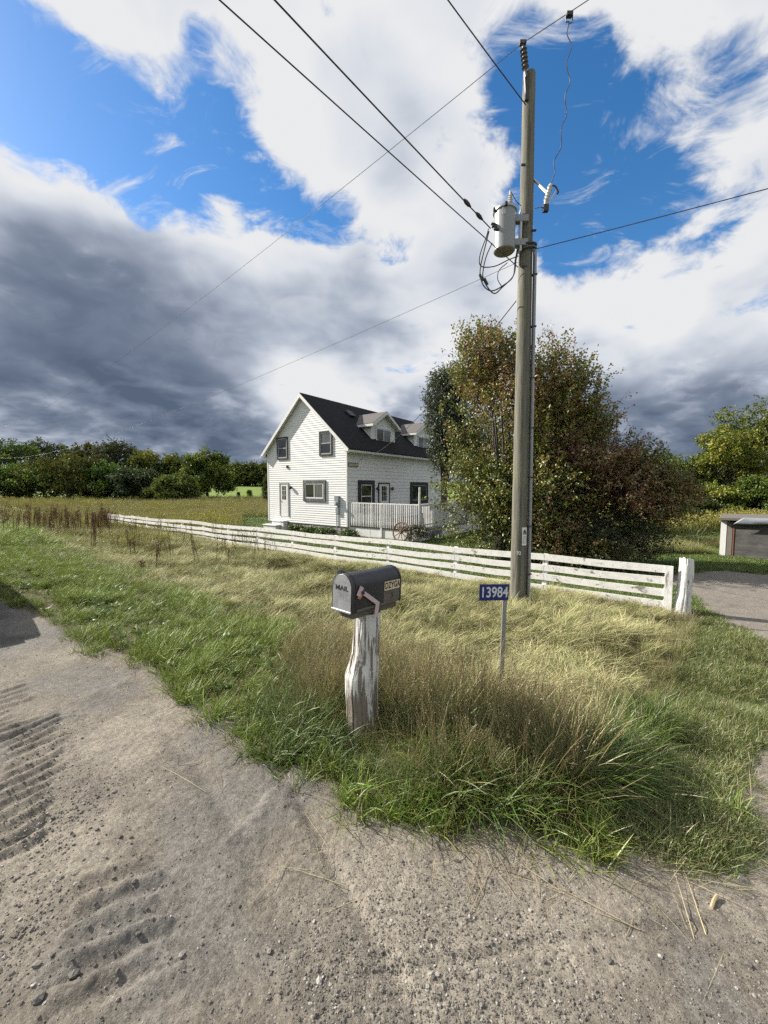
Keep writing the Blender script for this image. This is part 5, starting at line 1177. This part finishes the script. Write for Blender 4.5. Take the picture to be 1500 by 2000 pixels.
def tree(name, label, cat, base, trunk_h, trunk_r, lobes, nshoot, lps, leaf, pal, seed, shoot=(.3, .7), droop=.0, upw=.4, gap=(.8, .40), group=None, limbs=26, far=False, shell=.45, sprouts=(), spread=.036, trunk_lean=(0, 0), twigs=True):
    """lobes: (dx, dy, z, rx, ry, rz, weight) relative to base; pal: list of (colour, weight); leaf = (len0, len1, aspect)"""
    rg = np.random.default_rng(seed); bz = tz(base[0], base[1]); root = empty(name, (base[0], base[1], bz), 0, label, cat, group)
    lo = np.array(lobes, float); w = lo[:, 6] / lo[:, 6].sum()
    # shoot anchors through the lobes, denser to the outside, with holes
    A = []
    while sum(map(len, A)) < nshoot:
        k_ = rg.choice(len(lo), nshoot, p=w); dv = unit(rg.normal(0, 1, (nshoot, 3))); r_ = rg.uniform(0, 1, nshoot) ** shell
        p = lo[k_, :3] + dv * lo[k_, 3:6] * r_[:, None] * (1 + .25 * (n3(dv * 3 + lo[k_, :3], 1.0, seed + 2) - .5))[:, None]
        ok_ = (n3(p, gap[0], seed + 9) > gap[1] - .12 * r_) & (p[:, 2] > .12)
        A.append(p[ok_])
    A = np.concatenate(A)[:nshoot]
    # trunk and limbs
    T0 = np.array([trunk_lean[0], trunk_lean[1], trunk_h]); m = MB(); rr_ = random.Random(seed)
    m.tube(poly([(0, 0, -.3), (trunk_lean[0] * .2 + .03, .02, trunk_h * .5), tuple(T0)], 5), [trunk_r * (1.25 - .45 * i / 10) for i in range(11)], 9, True, .06, rr_)
    ends = A[rg.choice(len(A), min(limbs, len(A)), replace=False)]; lp = [np.array([T0])]
    for e in ends:
        mid = T0 * .45 + e * .55; mid[2] += .12 * np.linalg.norm(e - T0) + rg.normal(0, .1)
        st_ = T0 * np.array([1, 1, 1]) - np.array([0, 0, rg.uniform(0, .45) * trunk_h])
        pts = poly([tuple(st_), tuple(st_ * .4 + mid * .6 + rg.normal(0, .06, 3)), tuple(mid * .5 + e * .5 + rg.normal(0, .08, 3)), tuple(e)], 5)
        r0 = trunk_r * rg.uniform(.2, .36); m.tube(pts, [max(r0 * (1 - .88 * i / (len(pts) - 1)), .006) for i in range(len(pts))], 6 if not far else 4, True)
        lp.append(np.array([tuple(q) for q in pts[4:]]))
    LP = np.concatenate(lp)
    # shoots
    cen = np.average(lo[:, :3], 0, w); outd = unit(A - np.array([cen[0], cen[1], cen[2] * .6]))
    sd_ = unit(outd * .8 + rg.normal(0, .5, A.shape) + np.array([0, 0, upw])); SLn = rg.uniform(*shoot, len(A))
    if len(sprouts):
        for (x_, y_, z_, n_, l_) in sprouts:
            q = np.array([x_, y_, z_]) + rg.normal(0, .28, (n_, 3)) * np.array([1, 1, .4]); A = np.vstack([A, q]); sd_ = np.vstack([sd_, unit(rg.normal(0, .16, (n_, 3)) + np.array([.04, 0, 1]))]); SLn = np.concatenate([SLn, rg.uniform(.6, 1.15, n_) * l_])
    if twigs:
        tot = rg.choice(len(A), min(len(A), 900), replace=False)
        for i in tot:
            e = A[i]; j = np.argmin(((LP - e) ** 2).sum(1)); a_ = LP[j]
            if np.linalg.norm(a_ - e) < 2.2: m.tube([tuple(a_), tuple((a_ + e) / 2 + rg.normal(0, .05, 3)), tuple(e), tuple(e + sd_[i] * SLn[i] * .9)], [.014, .010, .006, .003], 3, False)
    m.build('trunk', M_BARK, root, True)
    # leaves along each shoot
    n = len(A) * lps; t = np.tile((np.arange(lps) + .5) / lps, len(A)) + rg.uniform(-.4, .4, n) / lps
    B = np.repeat(A, lps, 0); SD = np.repeat(sd_, lps, 0); Ls = np.repeat(SLn, lps)[:, None]
    P0 = B + SD * Ls * t[:, None] + rg.normal(0, spread, (n, 3)); P0[:, 2] -= droop * (t ** 2) * Ls[:, 0]
    P0[:, 2] = np.maximum(P0[:, 2], .05)
    D = unit(SD * .35 + rg.normal(0, .75, (n, 3)) + np.array([0, 0, -.25])); Nn = unit(rg.normal(0, .7, (n, 3)) + np.array([0, 0, .9]))
    Ll = rg.uniform(leaf[0], leaf[1], n); cols = np.array([c_[0] for c_ in pal], float); cw = np.array([c_[1] for c_ in pal], float); cw /= cw.sum()
    # colours drift by branch: each shoot leans to one palette entry
    sh_c = rg.choice(len(pal), len(A), p=cw); nz = n3(A, .55, seed + 20)
    order = np.argsort(np.argsort(nz + rg.normal(0, .13, len(A)))) / len(A); cum = np.cumsum(cw); sh_c = np.minimum(np.searchsorted(cum, order), len(pal) - 1)
    lc = np.where(rg.uniform(0, 1, n) < .68, np.repeat(sh_c, lps), rg.choice(len(pal), n, p=cw))
    C_ = cols[lc] * rg.uniform(.72, 1.3, (n, 1))
    v, f, cc = leaf_mesh(P0, D, Nn, Ll, Ll * leaf[2], C_)
    o = link(bpy.data.objects.new('crown', np_mesh('crown', v, f, cc, M_LEAFFAR if far else M_LEAF))); o.parent = root
    return root
OL = [((.13, .155, .03), 3.8), ((.20, .21, .042), 3.8), ((.28, .235, .055), 2.2), ((.31, .17, .055), 1.2), ((.34, .20, .09), .8), ((.18, .07, .045), .35)]
RD_ = [((.14, .165, .033), 3.6), ((.21, .215, .045), 3.4), ((.29, .22, .06), 2.2), ((.30, .15, .06), 1.1), ((.40, .27, .13), 1.1), ((.19, .08, .05), .35)]
# tall crab apple right behind the fence
tree('crab_apple_tree', 'large crab apple tree with olive and rust leaves behind the utility pole', 'tree', (3.85, 12.6), 1.7, .17,
     [(-.35, -.1, 2.1, 1.55, 1.6, 1.75, 2.9), (.2, 0, 4.2, 1.9, 1.7, 1.7, 2.8), (-.5, .1, 6.2, 1.15, 1.1, 1.2, 1.3), (1.6, 0, 5.4, 1.3, 1.2, 1.3, 1.3), (-.95, .1, 3.9, 1.0, 1.2, 1.3, 1.1), (.9, -.3, 2.4, 1.6, 1.4, 1.6, 2.0), (2.1, .3, 3.6, 1.2, 1.2, 1.4, 1.3), (2.6, .1, 4.4, .8, .9, .9, .6)],
     4000, 21, (.072, .112, .56), OL, 501, (.4, 1.1), .2, .55, (.85, .455), None, 44, sprouts=((-1.2, 0, 6.8, 10, 1.1), (-.6, .1, 7.0, 9, .9), (1.25, 0, 6.4, 12, 1.2), (1.8, .1, 6.2, 10, 1.0), (2.6, 0, 5.5, 10, 1.0), (.4, 0, 6.3, 6, .8), (-1.6, .0, 4.9, 8, .8), (2.75, 0, 3.9, 10, .9), (3.0, 0, 4.6, 8, 1.0), (-.1, 0, 6.9, 8, .9), (2.1, 0, 5.9, 9, 1.0), (-1.5, 0, 5.8, 8, .8)))
tree('crab_apple_tree', 'lower spreading crab apple with rusty drooping leaves nearest the gate post', 'tree', (6.35, 12.0), 1.3, .13,
     [(.1, -.1, 2.3, 1.6, 1.5, 1.5, 2.6), (1.3, -.1, 2.0, 1.35, 1.2, 1.35, 2), (-.7, -.6, 1.5, 1.2, 1.0, 1.25, 1.8), (2.3, -.1, 2.1, .8, .9, .8, .8), (.2, -.8, 1.1, 1.3, .8, .9, 1.6), (1.2, 0, 3.2, .9, .8, .7, .8), (-.5, .1, 3.3, 1.1, 1.0, .9, 1.1), (.3, 0, 3.5, .8, .8, .7, .7)],
     3100, 20, (.066, .104, .54), RD_, 517, (.35, .8), .4, .25, (.8, .42), None, 36, sprouts=((.0, 0, 3.6, 6, 1.0), (.5, 0, 3.7, 6, .9), (1.5, 0, 3.5, 7, .8), (2.2, 0, 3.0, 8, .7), (2.8, -.1, 2.5, 8, .6), (-.4, 0, 3.5, 5, .9)))
tree('poplar_tree', 'grey-green slender tree rising behind the right end of the house roof', 'tree', (3.2, 20.6), 3.2, .17,
     [(0, 0, 6.6, 1.15, 1.2, 1.9, 2), (.3, 0, 4.6, 1.2, 1.3, 1.5, 1.4), (.7, 0, 7.9, .8, .8, 1.0, .8), (1.3, 0, 5.2, 1.6, 1.3, 2.0, 1.4), (-.15, 0, 8.3, .55, .55, .9, .5)],
     2300, 13, (.08, .13, .6), [((.055, .075, .035), 3), ((.09, .115, .06), 2), ((.13, .15, .10), 1), ((.14, .13, .03), .4)], 531, (.4, .8), .1, .7, (.8, .40), None, 30)
# dark yews under the crab apples
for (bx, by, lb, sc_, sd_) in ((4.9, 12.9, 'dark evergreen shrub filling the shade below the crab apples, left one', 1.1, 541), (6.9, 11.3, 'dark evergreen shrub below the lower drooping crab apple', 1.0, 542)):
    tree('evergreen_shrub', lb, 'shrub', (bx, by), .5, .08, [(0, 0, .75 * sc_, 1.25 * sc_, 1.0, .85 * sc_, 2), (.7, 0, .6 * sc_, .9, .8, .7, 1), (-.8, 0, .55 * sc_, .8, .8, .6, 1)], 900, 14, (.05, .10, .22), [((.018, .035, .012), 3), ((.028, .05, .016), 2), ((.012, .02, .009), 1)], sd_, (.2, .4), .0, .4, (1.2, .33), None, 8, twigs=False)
# left tree line
gp_ = 'trees along the far edge of the left field'
GRN = [((.05, .08, .015), 3), ((.075, .11, .02), 3), ((.12, .155, .028), 2), ((.17, .19, .035), 1.2)]
YEL = [((.06, .075, .014), 2), ((.10, .115, .02), 3), ((.16, .155, .026), 2), ((.045, .06, .013), 1)]
WIL = [((.055, .07, .03), 3), ((.08, .095, .045), 2), ((.04, .055, .022), 2)]
def far_tree(px_, Y_, top_py, half_px, pal, seed, label, trunk=.25, name='field_tree', skirt=True, count=800):
    X_ = (px_ - 750) / 750 * Y_; bz = tz(X_, Y_); topz = 1.6 + (950 - top_py) / 750 * Y_; H_ = topz - bz; Rx = half_px / 750 * Y_ * 1.18
    r_ = random.Random(seed); lob = [(0, 0, H_ * .62, Rx * .55, Rx * .5, H_ * .36, 1.6)]
    tone = r_.uniform(.95, 1.75); yel = r_.uniform(.86, 1.08); pal = [((c_[0] * tone * yel, c_[1] * tone, c_[2] * tone), w_) for c_, w_ in pal]
    for q in range(10):
        a_ = q * 2.4 + r_.uniform(-.4, .4); zz_ = (.28 + .058 * q + r_.uniform(-.04, .04)) * H_; k_ = 1.05 - 1.1 * max(0, zz_ / H_ - .45)
        lob.append((math.cos(a_) * Rx * .62 * k_, math.sin(a_) * Rx * .55 * k_, zz_, Rx * r_.uniform(.28, .42), Rx * .36, H_ * r_.uniform(.09, .15), 1.2))
    if skirt: lob.append((0, 0, H_ * .2, Rx * .75, Rx * .6, H_ * .18, 1.0))
    u_ = min(Y_ / 80.0, Rx / 3.2)
    return tree(name, label, 'tree', (X_, Y_), H_ * .3, .3 * H_ / 12, lob, count, 11, (.26 * u_, .50 * u_, .8), pal, seed, (.5 * u_, 1.2 * u_), .1, .4, (.30 / u_, .40), gp_, 12, True, .26, spread=.20 * u_, twigs=False)
for i, (px_, Y_, tp, hp_, pal, lb) in enumerate((
    (-60, 74, 866, 60, GRN, 'dark green tree at the very left edge of the field'), (18, 82, 858, 55, GRN, 'dark rounded tree second from the left edge'),
    (88, 90, 858, 50, WIL, 'greyish tree rising behind the yellow-green one'), (132, 70, 876, 68, YEL, 'broad yellow-green tree standing out before the tree line'),
    (185, 88, 857, 48, YEL, 'tall yellowish tree behind the broad yellow-green one'), (238, 86, 856, 46, WIL, 'tall airy grey-green willow in the middle of the line'),
    (215, 72, 902, 48, GRN, 'shorter dark tree below the airy willow'), (312, 84, 880, 50, YEL, 'medium tree with yellow tinted top'),
    (352, 86, 882, 42, GRN, 'dark tree left of the large round one'), 
    (265, 70, 915, 40, WIL, 'low willow-grey tree at the front of the line'), (330, 68, 938, 34, YEL, 'small pale shrub-like tree at the front right'), (350, 70, 928, 32, GRN, 'low dark tree beneath the large round one'),
    (60, 70, 905, 50, GRN, 'low dark tree at the front left of the line'), (-10, 68, 915, 50, GRN, 'low dark tree at the frame edge'), (170, 74, 920, 40, GRN, 'low dark tree right of the broad yellow-green one'))):
    far_tree(px_, Y_, tp, hp_, pal, 600 + i, lb)
far_tree(405, 80, 878, 44, GRN, 639, 'large round dark green tree at the right end of the line', skirt=False, count=1300)
far_tree(522, 60, 925, 9, YEL, 640, 'small yellow-green tree peeking out left of the house')
for i, (px_, tp, hp_, lb) in enumerate(((470, 909, 26, 'far wood tree left on the hill behind the field'), (500, 906, 24, 'far wood tree next to the house gable'), (535, 907, 30, 'far wood tree hidden partly behind the house'), (440, 912, 28, 'far wood tree right behind the round dark tree'))):
    far_tree(px_, 230, tp, hp_, GRN, 650 + i, lb)
for i, (px_, Y_, tp, hp_, lb) in enumerate(((466, 118, 960, 3, 'tiny bush on the green slope'), (487, 112, 956, 5, 'small round bush on the green slope nearer the house'))):
    far_tree(px_, Y_, tp, hp_, GRN, 660 + i, lb, name='field_bush')
# right background
gp_ = 'trees behind the shed'
YG = [((.10, .13, .02), 3), ((.16, .18, .026), 3), ((.22, .21, .03), 2), ((.07, .095, .017), 1.5)]
for i, (px_, Y_, tp, hp_, pal, lb) in enumerate(((1500, 34, 765, 100, YG, 'bright yellow-green tree at the right frame edge'), (1425, 31, 825, 62, YG, 'smaller yellow-green tree left of the tallest right one'), (1400, 27, 945, 40, YG, 'low yellowish bush under the yellow-green trees'), (1490, 26, 930, 50, YG, 'low leafy bush directly behind the shed'),
    (1330, 33, 885, 60, GRN, 'dark green tree between crab apple and yellow trees'), (1270, 36, 868, 60, GRN, 'dark green tree hidden behind the lower crab apple'), (1180, 38, 880, 60, GRN, 'dark green tree far behind the crab apple, left'), (1355, 26, 965, 45, GRN, 'dark low bush left of the shed'), (1060, 40, 900, 70, GRN, 'dark tree seen through the crab apple branches'), (960, 42, 905, 60, GRN, 'dark tree behind the house end'), (1560, 32, 800, 70, YG, 'yellow-green tree just right of the frame'))):
    far_tree(px_, Y_, tp, hp_, pal, 700 + i, lb, count=1900 if pal is YG else 900)

# ------------------------------------------------------------------ weeds and small things by the house
M_WEED = leafy('dead_weed', .1, .02, .15, .6)
def dock_arrays(rg, h=(.8, 1.2), stems=3, spread=.10, sz=(.02, .045)):
    st_ = blade_set(stems, spread, h, (.010, .016), (.0, .08), (.0, .16), (G(.06, .035, .02), G(.08, .045, .025)), (G(.075, .04, .022), G(.09, .05, .03)), rg, 4, wpow=.15)
    parts = [st_[:3]]
    for tip in st_[3]:
        m = 34; t = rg.uniform(.0, .5, m); p = tip[None] * np.array([1, 1, 0]) + np.stack([rg.normal(0, .02, m), rg.normal(0, .02, m), tip[2] * (1 - t)], -1)
        v, f, c_ = seed_heads(p, .02, rg, (G(.08, .046, .026), G(.20, .115, .065)), 2, sz); parts.append((v, f, c_))
    return parts
LIB['dock'] = library('dock_weed', lambda rg: dock_arrays(rg), 5, M_WEED, 990); NL['dock'] = 5
rg = np.random.default_rng(77)
lay('dead_weed_stand', 'dense stand of dark brown dead weeds in the left field', 'dock', sample(('polar', -.80, -.60, 17, 26), 480, lambda x, y: .9 * np.exp(-((x + 15.2) / 2.4) ** 2 - ((y - 19.2) / 1.8) ** 2) + .05, rg), (.8, 1.25), rg, .06)
lay('scattered_weed_stalks', 'thin brown weed stalks dotted before the far fence', 'dock', sample(('polar', -.78, -.25, 10, 30), 260, lambda x, y: .35 * (roads(x, y) > 2.2) * (roads(x, y) < 8.5), rg), (.5, .95), rg, .08)
for i, (px_, Y_, h_, lb) in enumerate(((181, 11.9, 1.0, 'tall dead weed stalk left of two shorter ones in the field'), (223, 12.3, .55, 'short bushy dead weed left of the twin stalks'), (250, 11.2, .55, 'twin dead weed stalk, the left of the pair'), (262, 11.1, .65, 'twin dead weed stalk, the right of the pair'), (638, 5.4, .75, 'thin dead weed stalk standing just left of the mailbox'), (272, 8.3, .3, 'tiny dead weed on the matted pale grass'))):
    X_ = (px_ - 750) / 750 * Y_; o = empty('dead_weed', (X_, Y_, tz(X_, Y_)), 0, lb, 'weed', 'single dead weeds in the rough grass')
    g_ = np.random.default_rng(1200 + i); v, f, cc = join(dock_arrays(g_, (h_ * .9, h_), 2 if i != 4 else 1, .05, (.02, .045) if i != 4 else (.008, .016))); 
    c_ = link(bpy.data.objects.new('stalk', np_mesh('stalk', v, f, cc, M_WEED))); c_.parent = o
def bush(name, label, cat, xy, r_, h_, pal, seed, n=160, leaf=(.05, .1, .5)):
    return tree(name, label, cat, xy, h_ * .3, .03, [(0, 0, h_ * .5, r_, r_, h_ * .5, 1)], n, 11, leaf, pal, seed, (.12, .3), .15, .5, (1.5, .30), None, 5, twigs=False)
HOS = [((.06, .11, .02), 3), ((.10, .16, .03), 2), ((.14, .18, .05), 1)]
bush('shrub', 'grey-leaved shrub at the deck corner', 'shrub', hw2(-.2, -4.5), .5, .75, [((.06, .06, .03), 2), ((.13, .12, .07), 2), ((.19, .17, .11), 1)], 801, 190)
for i, (x_, y_, r_, h_, lb) in enumerate(((-.35, 3.6, .45, .35, 'low green plant by the steps along the gable'), (-.35, 2.4, .5, .32, 'low green plant in the middle of the gable foundation'), (-.4, 1.3, .45, .3, 'low green plant nearest the house corner'), (-.5, -.6, .4, .24, 'leafy plant at the corner of deck and house'))):
    bush('garden_plant', lb, 'plant', hw2(x_, y_), r_, h_, HOS, 810 + i, 90, (.06, .13, .6))
# old wooden wheel leaning on the deck skirt
wx, wy = hw2(-.25, -3.55); wh = empty('wagon_wheel', (wx, wy, tz(wx, wy)), HA, 'old brown wooden wheel leaning against the deck skirt', 'wheel')
tl = Matrix.Rotation(R(12), 4, 'Y') @ Matrix.Translation((0, 0, .45)); M_WHEEL = flat('old_brown_wood', (.16, .10, .06), .85, var=.3, scale=12)
rim = [tl @ Vector((0, math.cos(a_) * .45, math.sin(a_) * .45)) for a_ in np.linspace(0, 2 * math.pi, 33)]
MB().tube(rim, .04, 6, False).build('rim', M_WHEEL, wh, True)
MB().lathe([(.07, -.09), (.09, -.04), (.09, .04), (.07, .09)], tl @ Vector((0, 0, 0)), 12, tl.to_3x3() @ Vector((1, 0, 0))).build('hub', M_WHEEL, wh, True)
for i in range(10):
    a_ = 2 * math.pi * i / 10; MB().tube([tl @ Vector((0, math.cos(a_) * .08, math.sin(a_) * .08)), tl @ Vector((0, math.cos(a_) * .43, math.sin(a_) * .43))], .02, 6).build('spoke', M_WHEEL, wh)
# dark hatch under the deck front
bx = empty('cellar_hatch', (*hw2(1.6, -4.75), tz(*hw2(1.6, -4.75))), HA, 'dark slanted hatch board below the right part of the deck', 'hatch')
MB().raw([(-.45, 0, 0), (.45, 0, 0), (.45, .2, .42), (-.45, .2, .42), (-.45, .04, 0), (.45, .04, 0), (.45, .24, .42), (-.45, .24, .42)], [(0, 1, 2, 3), (7, 6, 5, 4), (0, 4, 5, 1), (1, 5, 6, 2), (2, 6, 7, 3), (3, 7, 4, 0)]).build('hatch_board', M_DARKMET, bx)
for x_ in (-.3, .3): MB().tube([(x_, .10, .2), (x_, .03, .2), (x_ + .08, .03, .2)], .01, 6).build('hinge', M_STEEL, bx)
